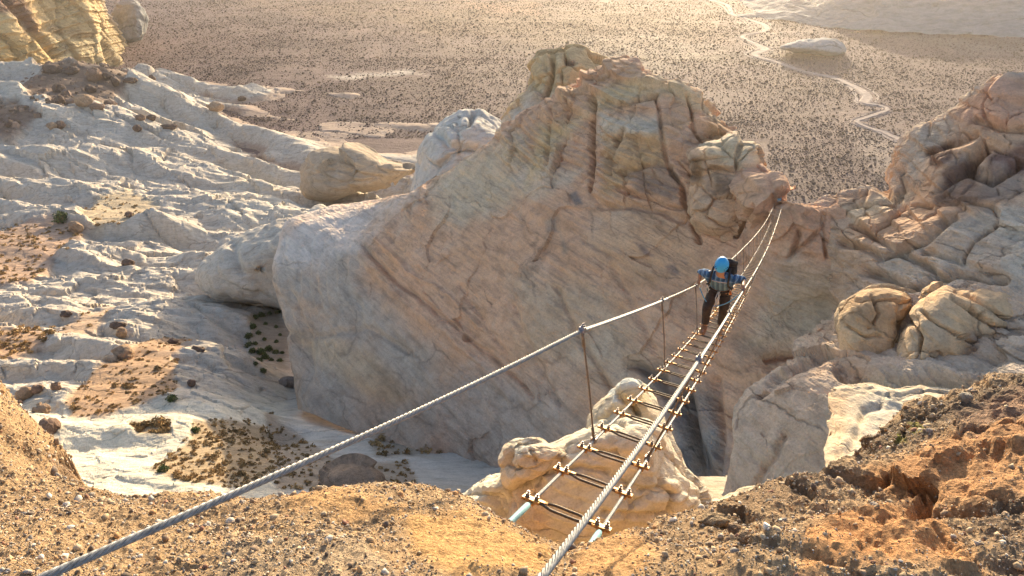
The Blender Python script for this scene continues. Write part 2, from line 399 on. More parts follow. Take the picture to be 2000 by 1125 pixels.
c = paint(V, tan, [
 (LOBE, (0.46, 0.355, 0.265), 45, 30),
 ([(430, 380), (800, 380), (690, 490), (600, 520), (430, 520)], (0.637, 0.520, 0.428), 30, 20),  # lobe top paler, its sunlit cream painted in
 ([(550, 640), (640, 660), (740, 700), (800, 780), (720, 780), (600, 690)], (0.551, 0.379, 0.234), 16, 20),
 ([(850, 330), (1010, 260), (1060, 330), (960, 420), (860, 440)], (0.589, 0.432, 0.288), 30, 30),
 ([(1000, 540), (1200, 560), (1300, 740), (1150, 760), (1020, 690)], (0.536, 0.361, 0.234), 40, 40),
 ([(880, 720), (1120, 760), (1200, 960), (880, 960)], (0.520, 0.387, 0.288), 50, 40),
 ([(980, 310), (1130, 330), (1120, 350), (1030, 390)], (0.600, 0.440, 0.310), 14, 30),
 ([(1170, 225), (1280, 225), (1300, 280), (1240, 270), (1180, 275)], (0.635, 0.498, 0.362), 10, 24),
 ([(1180, 255), (1290, 262), (1300, 330), (1180, 380)], (0.581, 0.357, 0.192), 10, 16),
 ([(1220, 345), (1285, 318), (1330, 345), (1320, 385), (1240, 375)], (0.420, 0.266, 0.180), 5, 8),
 ([(1385, 215), (1425, 240), (1420, 275), (1370, 290)], (0.536, 0.298, 0.157), 8, 8),
 ([(1180, 400), (1340, 420), (1380, 540), (1250, 560), (1150, 480)], (0.581, 0.365, 0.224), 30, 30),
 ([(1020, 380), (1180, 170), (1290, 130), (1400, 190), (1400, 230), (1300, 190), (1180, 215), (1060, 250)], (0.612, 0.439, 0.263), 16, 18),
 ([(1530, 490), (1640, 520), (1640, 660), (1450, 690)], (0.551, 0.402, 0.277), 30, 24),
 ([(1310, 720), (1400, 760), (1430, 960), (1300, 960)], (0.27, 0.23, 0.20), 24, 24),  # darker over the carved slot
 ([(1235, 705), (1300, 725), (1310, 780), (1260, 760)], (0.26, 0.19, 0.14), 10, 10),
 ([(1110, 380), (1125, 375), (1140, 398), (1125, 402)], (0.24, 0.18, 0.15), 4, 5),
 ([(1240, 472), (1262, 482), (1280, 500), (1262, 500)], (0.20, 0.15, 0.14), 4, 5),
 ([(1298, 520), (1320, 516), (1330, 538), (1312, 536)], (0.22, 0.17, 0.15), 4, 5),
 ([(1065, 430), (1085, 420), (1090, 450), (1070, 450)], (0.414, 0.297, 0.223), 5, 8),
 ([(1090, 420), (1096, 460), (1110, 490), (1100, 500)], (0.414, 0.291, 0.205), 5, 6),
])
m_fin = rock_mat('fin_sandstone', diag, 2.6, 0.15, 0.62, 0.5, warm=(0.58, 0.30, 0.14), pale=(0.58, 0.47, 0.35), bump=0.16, spots=0.5, crack=0.45)
m_top = rock_mat('crest_sandstone', (1, 0.2, -0.12), 2.0, 0.2, 0.5, 0.40, warm=(0.56, 0.33, 0.13), pale=(0.58, 0.50, 0.36), bump=0.17, spots=0.3, crack=0.5)
topm = (mb + 0.25 * fbm(V * 0.25 + 31, 3))[:-1, :-1].ravel() > 0.5
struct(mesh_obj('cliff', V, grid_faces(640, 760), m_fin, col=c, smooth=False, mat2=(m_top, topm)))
remember('fin', V)

# ---------------------------------------------------------------- puffed solids from a surveyed outline
def inflate(poly, d, thick, nth=220, nr=110, gx=0.0, gy=0.0, power=0.75, flat=1.0):
    poly = np.asarray(poly, float); n = len(poly)
    E = np.concatenate([poly, poly, poly])
    B = cubic(E, np.linspace(n, 2 * n, nth, endpoint=False))
    B = 0.5 * B + 0.25 * (np.roll(B, 1, 0) + np.roll(B, -1, 0))
    c = B.mean(0); s = np.linspace(0.004, math.pi - 0.004, nr)
    r = np.sin(s) ** power; z = -np.cos(s) * thick
    q = c + r[:, None, None] * (B - c)[None]
    dep = d + z[:, None] + gx * (q[..., 0] - c[0]) + gy * (q[..., 1] - c[1])
    V = P(q[..., 0], q[..., 1], dep)
    N = normals(V, True)
    if ((V - V.mean((0, 1))) * N).sum(-1).mean() < 0: N = -N
    return V, N
def close_caps(nr, nth):
    top = np.arange(nth)[None]; bot = ((nr - 1) * nth + np.arange(nth))[None, ::-1]
    return [grid_faces(nr, nth, True), top, bot]
def relief(V, N, blk=None, lum=(0, 1), fine=(0, 1), strata=None, rdg=None):
    off = 0
    if blk:
        e, cl = blocks(V, blk[0], (1, 1, 1.2)); off = off + blk[1] * cl - blk[2] * (1 - e)
    off = off + lum[0] * fbm(V / lum[1] + 2, 5, 0.52) + fine[0] * fbm(V / fine[1] + 7, 4, 0.55)
    if strata:
        sv = V @ np.asarray(strata[2]) + strata[1] * 0.7 * fbm(V / (strata[1] * 8), 3)
        off = off + strata[0] * (sstep(0.0, 0.25, (sv / strata[1]) % 1.0) * (1 - (sv / strata[1]) % 1.0) * 1.4 - .5) * (0.5 + 0.8 * fbm(V / (strata[1] * 5) + 3, 3))
    if rdg: off = off + rdg[0] * fbm(V / rdg[1], 4, 0.5, ridge=True)
    return V + N * (off if np.ndim(off) else 0)[..., None]

# back peak behind the fin
bp = [(975, 300), (985, 240), (1005, 200), (1028, 165), (1040, 128), (1058, 106), (1085, 95), (1112, 88), (1140, 93), (1153, 106), (1185, 118), (1215, 138), (1240, 170), (1230, 300), (1150, 360), (1040, 350)]
V, N = inflate(bp, 92, 8.0, 260, 150, power=0.55)
V = relief(V, N, (6, 0.16, 0.35), (0.5, 6), (0.2, 1.2), (0.5, 1.7, (0.1, 0, 1)))
V = carve(V, N, [([(1078, 108), (1076, 150), (1066, 185)], 6, 1.4), ([(1105, 120), (1118, 126)], 5, 0.8)])
c = paint(V, (0.56, 0.38, 0.20), [([(1030, 170), (1075, 180), (1180, 200), (1180, 330), (970, 330)], (0.58, 0.41, 0.27), 16, 16),
    ([(970, 240), (1030, 190), (1045, 260), (990, 300)], (0.56, 0.44, 0.34), 14, 12),
    ([(1103, 118), (1122, 120), (1120, 132), (1104, 128)], (0.22, 0.13, 0.09), 3, 4)])
struct(mesh_obj('rock_peak', V, close_caps(150, 260), m_top, col=c, smooth=False))

# lower right shoulder block of the fin
sb = [(1345, 420), (1350, 350), (1346, 300), (1365, 286), (1405, 276), (1424, 260), (1440, 258), (1448, 276), (1474, 280), (1486, 300), (1494, 328), (1515, 348), (1533, 382), (1525, 410), (1470, 450), (1400, 470)]
V, N = inflate(sb, 60.0, 3.6, 260, 150, power=0.42, gy=-0.012)
V = relief(V, N, (2.3, 0.16, 0.22), (0.3, 4), (0.10, 0.8), (0.24, 0.8, (0.15, 0, 1)))
V = carve(V, N, [([(1443, 285), (1440, 320), (1462, 350)], 4, 0.6), ([(1350, 345), (1400, 330), (1440, 335)], 6, 0.5), ([(1492, 345), (1470, 372)], 5, 0.6)])
c = paint(V, (0.60, 0.375, 0.225), [([(1350, 270), (1500, 250), (1490, 320), (1440, 330), (1380, 300)], (0.60, 0.47, 0.31), 14, 14),
    ([(1346, 300), (1375, 310), (1372, 356), (1348, 356)], (0.27, 0.15, 0.08), 7, 8),
    ([(1400, 345), (1435, 350), (1430, 380), (1395, 375)], (0.24, 0.15, 0.10), 7, 10)])
struct(mesh_obj('rock_shoulder', V, close_caps(150, 260), m_top, col=c, smooth=False))

# ---------------------------------------------------------------- right ridge and the shelves below it
RR = [
 [(1590, 420, 52), (1600, 450, 50.3), (1620, 500, 49.2), (1630, 560, 48.6), (1610, 640, 44.62), (1520, 720, 40.635), (1440, 800, 39.69), (1395, 960, 37.8)],
 [(1640, 394, 51.5), (1652, 430, 49.5), (1670, 480, 47.6), (1680, 560, 45.5), (1660, 650, 41.225), (1580, 720, 38.2725), (1490, 810, 37.422), (1440, 980, 35.91)],
 [(1690, 378, 50.5), (1705, 425, 48), (1722, 480, 45.5), (1735, 560, 42.8), (1715, 660, 39.285), (1640, 725, 36.855), (1560, 820, 35.91), (1500, 1000, 34.4925)],
 [(1748, 368, 49.5), (1760, 425, 46.3), (1775, 485, 43.6), (1790, 560, 41), (1780, 680, 37.636), (1710, 738, 35.532), (1640, 830, 34.587), (1580, 1010, 33.075)],
 [(1785, 322, 49.3), (1805, 400, 45), (1825, 475, 42), (1845, 555, 39.6), (1840, 690, 36.278), (1780, 740, 34.398), (1730, 830, 33.264), (1670, 1010, 31.6575)],
 [(1808, 275, 48.8), (1845, 380, 43.9), (1872, 465, 41), (1890, 550, 38.7), (1890, 700, 35.211), (1850, 745, 33.3585), (1820, 830, 32.13), (1770, 1010, 30.24)],
 [(1858, 240, 48.2), (1885, 370, 43), (1918, 460, 40), (1935, 545, 37.8), (1940, 705, 34.338), (1920, 740, 32.508), (1905, 830, 31.185), (1880, 1010, 29.295)],
 [(1900, 215, 47.5), (1930, 365, 42.3), (1965, 455, 39.2), (1985, 545, 37), (1990, 705, 33.465), (1990, 740, 31.752), (1985, 830, 30.24), (1980, 1010, 28.35)],
 [(1940, 170, 46.8), (1975, 365, 41.6), (2020, 455, 38.5), (2040, 545, 36.3), (2050, 705, 32.786), (2060, 740, 30.996), (2060, 830, 29.5785), (2060, 1010, 27.405)],
 [(1975, 160, 46.2), (2030, 365, 40.9), (2080, 455, 37.8), (2100, 545, 35.6), (2110, 705, 32.01), (2130, 740, 30.24), (2140, 830, 28.8225), (2150, 1010, 26.46)],
 [(2050, 172, 45), (2110, 365, 40), (2160, 455, 37), (2190, 545, 34.6), (2200, 705, 31.04), (2220, 740, 29.295), (2240, 830, 27.8775), (2260, 1010, 25.515)],
 [(2200, 150, 43.5), (2270, 365, 38.5), (2330, 455, 35.5), (2370, 545, 33), (2400, 705, 29.585), (2430, 740, 27.8775), (2450, 830, 26.46), (2480, 1010, 24.0975)],
]
cols = []
for c in RR:
    fr = [P(*q) for q in c]; t = fr[0]
    cols.append([t + np.array([6, 20, -24]), t + np.array([3.0, 9, -9]), t + np.array([0.8, 3, -1.4])] + fr)
V = loft(cols, 560, 620); px, py, dd = proj(V)
N = normals(V); N *= np.sign((N * -V).sum(-1).mean())
mb = pmask(px, py, [(1560, 440), (1640, 380), (1780, 360), (1800, 250), (1880, 200), (1930, 120), (2500, 100), (2500, 380), (1960, 400), (1700, 490)], 30)
bed = P(1990, 520, 38) - P(1620, 400, 50)
edge, cell = blocks(V, 4.2, (1, 1, 0.9)); edge2, cell2 = blocks(V + 11, 1.5)
off = mb * (0.11 * cell - 0.30 * (1 - edge) + 0.10 * cell2 - 0.10 * (1 - edge2)) + (1 - mb) * 0.14 * cell
strat = V[..., 2] + 0.2 * V[..., 0] + 0.8 * fbm(V * 0.1, 3)
off += mb * 0.7 * sstep(0.0, 0.22, (strat / 1.1) % 1.0) * (1 - (strat / 1.1) % 1.0) * (0.5 + fbm(V * 0.3 + 9, 3))
off += (1 - mb) * (0.85 * fbm(stretched(V, bed, 0.3, 0.22), 6, 0.55) + 0.5 * fbm(stretched(V, bed, 0.8, 0.16), 5, 0.6, ridge=True))
low = sstep(700, 760, py)
off *= 1 - 0.45 * low
off += 0.7 * fbm(V * 0.12 + 3, 3) + 0.16 * fbm(V * 1.3, 5, 0.55)
V = V + N * off[..., None]
V = carve(V, N, [
 ([(1540, 510), (1600, 560), (1640, 610)], 7, 0.9), ([(1612, 415), (1610, 470)], 5, 0.6),
 ([(1640, 470), (1720, 500), (1800, 470), (1860, 425)], 7, 0.8), ([(1690, 530), (1780, 560), (1870, 530), (1960, 545)], 9, 1.0),
 ([(1665, 440), (1740, 480), (1840, 540)], 6, 0.6), ([(1880, 500), (1900, 470), (1950, 440)], 4, 0.5), ([(1800, 490), (1870, 505), (1960, 540)], 6, 0.5),
 ([(1705, 345), (1745, 385), (1760, 370)], 8, 0.8), ([(1835, 360), (1890, 330), (1920, 290)], 8, 1.1),
 ([(1800, 300), (1850, 285), (1905, 262)], 6, 0.8), ([(1895, 330), (1940, 350), (1990, 320)], 9, 1.0),
 ([(1900, 230), (1950, 250), (2000, 255)], 6, 0.6),
 ([(1640, 725), (1720, 745), (1830, 738), (1940, 745)], 12, 1.0),
 ([(1480, 770), (1545, 720), (1620, 690)], 8, 0.5), ([(1475, 950), (1500, 900), (1530, 850)], 8, 0.4),
 ([(1400, 760), (1405, 860), (1390, 950)], 14, 1.5), ([(1660, 880), (1690, 800), (1760, 790)], 9, 0.5), ([(1760, 800), (1800, 830), (1850, 800)], 9, 0.5),
])
c = paint(V, (0.534, 0.414, 0.308), [
 ([(1560, 450), (1640, 370), (1790, 360), (1880, 200), (2500, 100), (2500, 400), (1960, 400), (1760, 480), (1640, 500)], (0.525, 0.328, 0.204), 20, 20),
 ([(1860, 230), (1940, 150), (2500, 130), (2500, 250), (1960, 250)], (0.560, 0.319, 0.208), 14, 14),
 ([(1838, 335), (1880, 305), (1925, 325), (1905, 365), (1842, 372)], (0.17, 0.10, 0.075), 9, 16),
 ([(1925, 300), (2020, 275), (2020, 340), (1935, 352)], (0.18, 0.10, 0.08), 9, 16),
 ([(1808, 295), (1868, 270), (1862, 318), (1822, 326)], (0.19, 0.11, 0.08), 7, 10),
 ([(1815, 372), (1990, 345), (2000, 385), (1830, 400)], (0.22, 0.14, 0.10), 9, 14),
 ([(1640, 400), (1790, 370), (1760, 400), (1660, 440)], (0.578, 0.423, 0.274), 10, 12),
 ([(1560, 560), (1650, 560), (1640, 700), (1500, 740)], (0.560, 0.406, 0.278), 24, 24),
 ([(1480, 740), (1620, 700), (1640, 900), (1470, 960)], (0.569, 0.427, 0.307), 24, 30),
 ([(1640, 745), (1900, 760), (1900, 960), (1600, 960)], (0.649, 0.535, 0.365), 20, 20),  # pale patch paints in the sunlit part of the shelf
 ([(1690, 490), (1960, 410), (2300, 420), (2300, 560), (1760, 560)], (0.525, 0.436, 0.341), 24, 24),
 ([(1510, 480), (1640, 420), (1720, 500), (1640, 590), (1560, 540)], (0.552, 0.388, 0.258), 20, 24),
])
m_right = rock_mat('ridge_sandstone', bed, 1.7, 0.28, 0.42, 0.38, warm=(0.56, 0.30, 0.15), pale=(0.56, 0.48, 0.38), bump=0.17, spots=0.5)
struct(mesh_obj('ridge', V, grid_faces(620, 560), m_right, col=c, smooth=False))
remember('ridge', V)

# blocky outcrop sitting on the ridge shelf, in two big pieces
for poly, d, th, lines in (
  ([(1640, 660), (1637, 610), (1668, 570), (1715, 563), (1760, 572), (1790, 590), (1772, 640), (1760, 690), (1738, 728), (1690, 730), (1650, 705)], 40.3, 2.6,
     [([(1700, 580), (1718, 610), (1700, 640)], 5, 0.5), ([(1650, 640), (1690, 660), (1720, 655)], 5, 0.4)]),
  ([(1745, 728), (1752, 670), (1768, 610), (1800, 575), (1838, 553), (1875, 566), (1945, 560), (2010, 572), (2060, 600), (2080, 680), (2040, 742), (1960, 735), (1900, 728), (1820, 735)], 38.6, 3.4,
     [([(1862, 580), (1920, 620), (1980, 650), (2040, 650)], 6, 0.8), ([(1770, 620), (1800, 660), (1790, 715)], 5, 0.6), ([(1800, 610), (1880, 660), (1960, 700)], 5, 0.5),
      ([(1870, 570), (1940, 600), (2000, 640)], 5, 0.6)])):
    V, N = inflate(poly, d, th, 260, 150, power=0.5, gy=-0.006)
    V = relief(V, N, (4.2, 0.09, 0.16), (0.22, 3.5), (0.08, 0.6), (0.16, 0.7, (0.45, -0.2, 1)))
    V = carve(V, N, [(a_, 0.6 * b_, 0.7 * c_) for a_, b_, c_ in lines])
    c = paint(V, (0.62, 0.43, 0.25), [([(1640, 560), (1790, 570), (1760, 640), (1640, 640)], (0.47, 0.31, 0.17), 14, 16),
        ([(1780, 600), (1860, 590), (1850, 690), (1780, 690)], (0.49, 0.37, 0.24), 14, 14), ([(1890, 650), (2020, 660), (2000, 730), (1880, 720)], (0.26, 0.19, 0.14), 18, 24)])
    struct(mesh_obj('outcrop', V, close_caps(150, 260), m_right, col=c, smooth=False))

# ---------------------------------------------------------------- slickrock country on the left, down to the valley
CT = [(-400, 300, -96), (0, 200, -93), (60, 150, -89), (130, 122, -87), (200, 135, -89), (255, 152, -95), (320, 165, -103), (0, 300, -95), (150, 300, -96), (300, 300, -101), (450, 300, -109), (560, 320, -115), (700, 330, -117),
 (150, 215, -93), (300, 205, -101), (385, 192, -106), (440, 235, -117), (470, 180, -121), (520, 205, -121), (600, 190, -121.5), (700, 200, -121.5), (780, 195, -122), (520, 248, -119), (620, 250, -119.4), (740, 262, -119.4), (860, 250, -119.5), (960, 290, -118),
 (0, 380, -87), (150, 380, -86), (300, 390, -87), (450, 380, -94), (550, 380, -103), (575, 350, -113), (560, 420, -93), (640, 385, -107), (760, 370, -108), (600, 370, -111),
 (-400, 450, -80), (0, 450, -81), (150, 438, -80), (300, 425, -79), (430, 420, -80), (520, 425, -84), (400, 470, -84), (330, 505, -80),
 (-400, 560, -72), (0, 545, -73), (150, 530, -72), (290, 520, -71), (380, 500, -76), (400, 575, -70.5), (450, 592, -69), (520, 606, -67.5), (580, 622, -66.5),
 (0, 620, -64), (150, 620, -62.5), (300, 615, -60.5), (400, 625, -61.5), (445, 660, -62.5), (470, 620, -68), 
 (-400, 720, -56), (0, 720, -56), (150, 700, -55), (300, 680, -54), (430, 690, -53.5), (452, 720, -54), (480, 700, -64), (530, 670, -65.5), (560, 740, -61),
 (0, 800, -50), (200, 780, -48.5), (350, 770, -46.5), (430, 780, -46.2), (480, 800, -47.5), (515, 810, -53.5), (560, 780, -58), (640, 775, -56), (700, 800, -54), (760, 830, -52),
 (150, 880, -44.5), (300, 870, -43.6), (450, 865, -43.4), (505, 870, -45.0), (545, 872, -49.5), (620, 860, -49), (700, 890, -47.6), (820, 870, -50), (900, 900, -49),
 (-400, 900, -44), (150, 960, -40), (300, 975, -39.2), (500, 970, -40.5), (700, 980, -42), (900, 960, -44), (980, 960, -45), (300, 1060, -36), (700, 1080, -37), (-200, 1080, -35), (1000, 1060, -40)]
X = []; Z = []
for (a, b, z) in CT:
    q = Pz(a, b, z); X.append(q[:2]); Z.append(q[2])
for (x, y, z) in [(0, 100, -72), (20, 80, -64), (-10, 115, -82), (30, 120, -85), (10, 170, -104), (40, 60, -55), (40, 200, -114), (-20, 240, -117), (40, 300, -122), (-60, 360, -121), (0, 420, -124), (-120, 450, -122), (60, 420, -126),
                  (-180, 480, -112), (-110, 470, -118), (-150, 540, -126), (-330, 500, -112), (60, 40, -50), (20, 40, -46), (0, 10, -40), (-30, 12, -36), (30, 14, -44), (60, 10, -46)]:
    X.append((x, y)); Z.append(z)
# ridges along x catch the low sun, their faces towards the viewer stay in shade
nu, nv = 620, 640
u = np.linspace(-1.15, 0.42, nu); yv = np.concatenate([np.linspace(6, 32, 14), np.geomspace(33, 520, nv - 14)])
XX = u[None, :] * (yv[:, None] + 12); YY = np.repeat(yv[:, None], nu, 1)
ZZ = rbf(X, Z, np.stack([XX, YY], -1), 0.002)
V = np.stack([XX, YY, ZZ], -1); px, py, dd = proj(V)
wx = XX + 14 * fbm(V * 0.012, 3); wy = YY + 12 * fbm(V * 0.012 + 31, 3)
Q = np.stack([wx * 0.013, wy * 0.034, np.zeros_like(wx)], -1)
wave = fbm(Q, 4, 0.5, ridge=True); wave2 = fbm(np.stack([wx * 0.024 + wy * 0.012, wy * 0.085 - wx * 0.014, np.zeros_like(wx) + 4], -1), 4, 0.45, ridge=True)
SAND = [  # (outline, colour)
 ([(0, 445), (110, 425), (170, 450), (150, 470), (115, 500), (60, 550), (-80, 560), (-80, 450)], (0.36, 0.235, 0.16)),
 ([(150, 430), (185, 385), (260, 378), (310, 400), (280, 425), (200, 450)], (0.40, 0.31, 0.20)),
 ([(-80, 640), (40, 640), (100, 650), (90, 680), (30, 700), (-80, 720)], (0.38, 0.24, 0.15)),
 ([(100, 640), (170, 605), (230, 600), (180, 640), (90, 665)], (0.40, 0.28, 0.19)),
 ([(120, 790), (190, 720), (280, 665), (370, 650), (390, 670), (340, 690), (350, 720), (340, 770), (280, 790), (190, 815), (140, 812)], (0.37, 0.235, 0.14)),
 ([(295, 915), (340, 880), (370, 850), (380, 820), (440, 815), (520, 830), (560, 900), (480, 960), (400, 945), (350, 940)], (0.42, 0.30, 0.175)),
 ([(480, 660), (500, 615), (545, 608), (565, 650), (560, 720), (520, 715), (485, 690)], (0.36, 0.29, 0.21)),
 ([(40, 160), (95, 120), (170, 118), (260, 145), (220, 190), (130, 210), (60, 195)], (0.17, 0.115, 0.085)),
 ([(-60, 210), (40, 205), (80, 225), (20, 260), (-60, 250)], (0.17, 0.11, 0.08)),
 ([(720, 860), (850, 850), (860, 885), (740, 890)], (0.34, 0.28, 0.21)),
 ([(520, 800), (660, 905), (800, 900), (820, 960), (540, 960)], (0.37, 0.29, 0.21)),
 ([(255, 830), (330, 822), (330, 845), (270, 845)], (0.40, 0.28, 0.16)),
]
wv = pixwarp(V, dd, 0.05)
sm = np.zeros(px.shape); scol = np.zeros(V.shape)
for poly, colr in SAND:
    m = pmask(px, py, poly, 7, 16, wv); scol = scol * (1 - m[..., None]) + np.asarray(colr) * m[..., None]; sm = np.maximum(sm, m)
dist = np.repeat(yv[:, None], nu, 1)
shade = sstep(560, 620, py) * sstep(470, 560, px)                 # smooth swept floor of the canyon
calm = pmask(px, py, [(-200, 765), (200, 790), (430, 770), (530, 800), (560, 1000), (-200, 1000)], 60)
quiet = (1 - 0.8 * sm) * (1 - 0.85 * shade) * (1 - 0.60 * calm)
zz0 = np.zeros_like(wx)
def saw(k, xs, seed, rise):
    ph = k * np.log(np.maximum(YY + 0.22 * XX, 5)) + 1.1 * fbm(np.stack([XX / dist * xs + seed, np.log(dist) * 2.2 + seed, zz0], -1), 4, 0.5)
    f = ph % 1.0; cell = np.floor(ph)
    a = np.where(f < rise, f / rise, (1 - f) / (1 - rise))
    a = a * a * (3 - 2 * a)
    m = 0.35 + 1.0 * np.clip(fbm(np.stack([XX / dist * xs * 0.8, cell * 3.7 + seed, zz0], -1), 2) + 0.3, 0, 1)
    return a * m
dz = dist * quiet * (0.042 * saw(5.2, 2.2, 3.0, 0.42) + 0.009 * saw(13, 5.5, 13.0, 0.45) + 0.0028 * saw(34, 8.0, 29.0, 0.5) - 0.02)
dz += dist * quiet * 0.009 * fbm(np.stack([XX / dist * 9, np.log(dist) * 16, zz0 + 9], -1), 5, 0.5)
lp = np.stack([XX / dist * 14 + 3 * zz0, np.log(dist) * 15 + 1.2 * XX / dist, zz0 + 5], -1)
lp = lp + 0.5 * np.stack([fbm(lp * 0.7, 3), fbm(lp * 0.7 + 40, 3), zz0], -1)
f1, f2, cid, vec = worley(lp); gg = _grad[(cid * 7 + 11) & 4095]
dz += dist * quiet * (0.0075 * (vec[..., 0] * gg[..., 0] + 1.4 * vec[..., 1] * gg[..., 1]) - 0.0016 * (1 - sstep(0, 0.12, f2 - f1)))
lp2 = lp * 2.7 + 11; f1, f2, cid, vec = worley(lp2); gg = _grad[(cid * 5 + 3) & 4095]
dz += dist * quiet * (0.0026 * (vec[..., 0] * gg[..., 0] + 1.4 * vec[..., 1] * gg[..., 1]) - 0.0006 * (1 - sstep(0, 0.12, f2 - f1)))
dz += 0.0022 * dist * quiet * fbm(np.stack([XX / dist * 22, np.log(dist) * 70, zz0 + 6], -1), 4, 0.55, ridge=True)
dz += 0.0016 * dist * (0.3 + 0.7 * quiet) * fbm(np.stack([XX / dist * 60, np.log(dist) * 130, zz0 + 2], -1), 4, 0.55)
fade = sstep(-119.5, -113, ZZ)
ZZ = ZZ + dz * (0.25 + 0.75 * fade)
V = np.stack([XX, YY, ZZ], -1)
c = paint(V, (0.50, 0.43, 0.345), [
 ([(-100, 780), (200, 800), (560, 770), (560, 960), (600, 1000), (-100, 1000)], (0.66, 0.575, 0.43), 30, 30),  # sunlit lower left, its brightness painted into the colour
 ([(560, 740), (950, 760), (1000, 1000), (560, 1000)], (0.56, 0.50, 0.42), 30, 30),
 ([(440, 320), (560, 330), (560, 440), (440, 430)], (0.55, 0.48, 0.38), 20, 30)])
buff = sstep(0.05, 0.45, fbm(np.stack([XX / dist * 6, np.log(dist) * 22, zz0 + 15], -1), 5, 0.55))[..., None]
off_calm = (1 - calm)[..., None]  # spares the lower left, which is painted sunlit
c = c * (1 - 0.55 * buff * off_calm) + 0.55 * buff * off_calm * np.array((0.44, 0.345, 0.245))
grey = sstep(0.0, 0.4, fbm(np.stack([XX / dist * 4 + 7, np.log(dist) * 14, zz0 + 25], -1), 5, 0.55))[..., None]
c = c * (1 - 0.6 * grey * off_calm) + 0.6 * grey * off_calm * np.array((0.37, 0.335, 0.29))
talus = (1 - sstep(-118.8, -117, ZZ + 0.8 * fbm(V * 0.05, 3)))[..., None]
c = c * (1 - talus) + np.array((0.36, 0.255, 0.19)) * talus
c = c * (1 - sm[..., None]) + scol
m_slick = rock_mat('slickrock_stone', (1, 0.25, -0.1), 2.6, 0.16, 0.5, 0.2, warm=(0.46, 0.34, 0.22), pale=(0.60, 0.57, 0.51), bump=0.12, spots=0.6, crack=0.6)
struct(mesh_obj('slickrock', V, grid_faces(nv, nu), m_slick, col=c, smooth=False))
remember('slick', V)

# second pale lobe left of the fin, rounded white dome behind it, tan boulder
def lump(name, poly, d, th, colr, mat, patches=(), lines=(), power=0.7, rel=None, gy=0.0, res=(220, 120)):
    V, N = inflate(poly, d, th, res[0], res[1], power=power, gy=gy)
    V = relief(V, N, **(rel or {}))
    if lines: V = carve(V, N, lines)
    c = paint(V, colr, list(patches))
    ctr = V.mean((0, 1)); lo = V[..., 2].min(); ctr = np.array([ctr[0], ctr[1], lo])
    o = mesh_obj(name, V, close_caps(res[1], res[0]), mat, col=c, loc=ctr)
    remember(name, V); return o
WHITE = (0.50, 0.43, 0.345)
struct(lump('rock_lobe', [(388, 540), (400, 515), (440, 480), (480, 458), (530, 442), (580, 428), (640, 420), (640, 640), (580, 618), (520, 600), (450, 588), (405, 574)], 130, 12, WHITE, m_slick,
     [([(470, 520), (540, 500), (580, 560), (500, 570)], (0.42, 0.33, 0.24), 16, 16)], [([(455, 480), (470, 530)], 8, 0.6)], 0.6, dict(lum=(2.0, 11), fine=(0.35, 1.8), strata=(0.8, 3.4, (0.3, -0.2, 0.9)))))
struct(lump('rock_dome', [(812, 350), (820, 300), (838, 270), (868, 240), (900, 222), (925, 217), (955, 224), (985, 240), (1010, 270), (1000, 330), (900, 390), (830, 392), (806, 380)], 132, 13, (0.50, 0.455, 0.39), m_slick,
     (), [([(925, 217), (915, 240), (890, 250)], 6, 1.8), ([(850, 262), (880, 285), (930, 290)], 8, 1.2), ([(880, 310), (850, 330), (842, 370)], 7, 0.8)], 0.6, dict(lum=(1.8, 11), fine=(0.35, 1.8), blk=(11, 0.06, 0.4))))
# ---------------------------------------------------------------- valley floor, wash, mesa, far cliff
nu, nv = 420, 420
u = np.linspace(-1.6, 1.6, nu); yv = np.concatenate([np.linspace(20, 180, 20), np.geomspace(185, 7000, nv - 20)])
XX = u[None, :] * (yv[:, None] + 60); YY = np.repeat(yv[:, None], nu, 1)
ZZ = np.full_like(XX, -120.0); V = np.stack([XX, YY, ZZ], -1)
def valley_z(x, y):
    q = np.stack([x, y, 0 * x], -1)
    return -120.0 + 1.4 * fbm(q * 0.006, 3) + 0.5 * fbm(q * np.array([0.012, 0.05, 1]) + 8, 3)
V[..., 2] = valley_z(XX, YY)
V[:21, :, 2] = -124
c = paint(V, (0.162, 0.106, 0.097), [
 ([(420, 0), (1000, 10), (1400, 20), (1420, 90), (1180, 110), (900, 60), (700, 40)], (0.195, 0.124, 0.09), 30, 40),
 ([(880, 0), (1040, 5), (1060, 30), (960, 25)], (0.26, 0.14, 0.095), 12, 20),
 ([(1100, 70), (1300, 70), (1420, 110), (1200, 150)], (0.25, 0.185, 0.14), 24, 40),
 ([(1650, 230), (1800, 300), (1780, 400), (1700, 330)], (0.28, 0.205, 0.165), 20, 20),
 ([(1440, 30), (1500, 20), (1540, 130), (1460, 120)], (0.27, 0.20, 0.16), 12, 16),
 ([(500, 150), (900, 190), (960, 250), (600, 250), (450, 220)], (0.155, 0.101, 0.093), 40, 60),
 ([(640, 145), (800, 140), (830, 148), (660, 152)], (0.50, 0.41, 0.32), 4, 12),
 ([(1700, 60), (2000, 75), (2100, 110), (1900, 105)], (0.14, 0.105, 0.095), 10, 14)])
t = NT('desert_sand'); v = t.pos(); a = t.attr()
n1 = t.noise(v, 0.012, 6, 0.6, 0.8); n2 = t.noise(t.pos(scale=(0.4, 1.6, 1)), 0.05, 6, 0.65); n3 = t.noise(v, 0.55, 6, 0.75)
a = t.mix(a, t.ramp(n1, [(0.3, 0.72), (0.5, 1.0), (0.72, 1.25)]), None, 'MULTIPLY', 0.8)
a = t.mix(a, t.ramp(n2, [(0.3, 0.75), (0.5, 1.0), (0.72, 1.18)]), None, 'MULTIPLY', 0.8)
a = t.mix(a, t.ramp(n3, [(0.30, 0.5), (0.5, 1.0), (0.72, 1.25)]), None, 'MULTIPLY', 0.7)
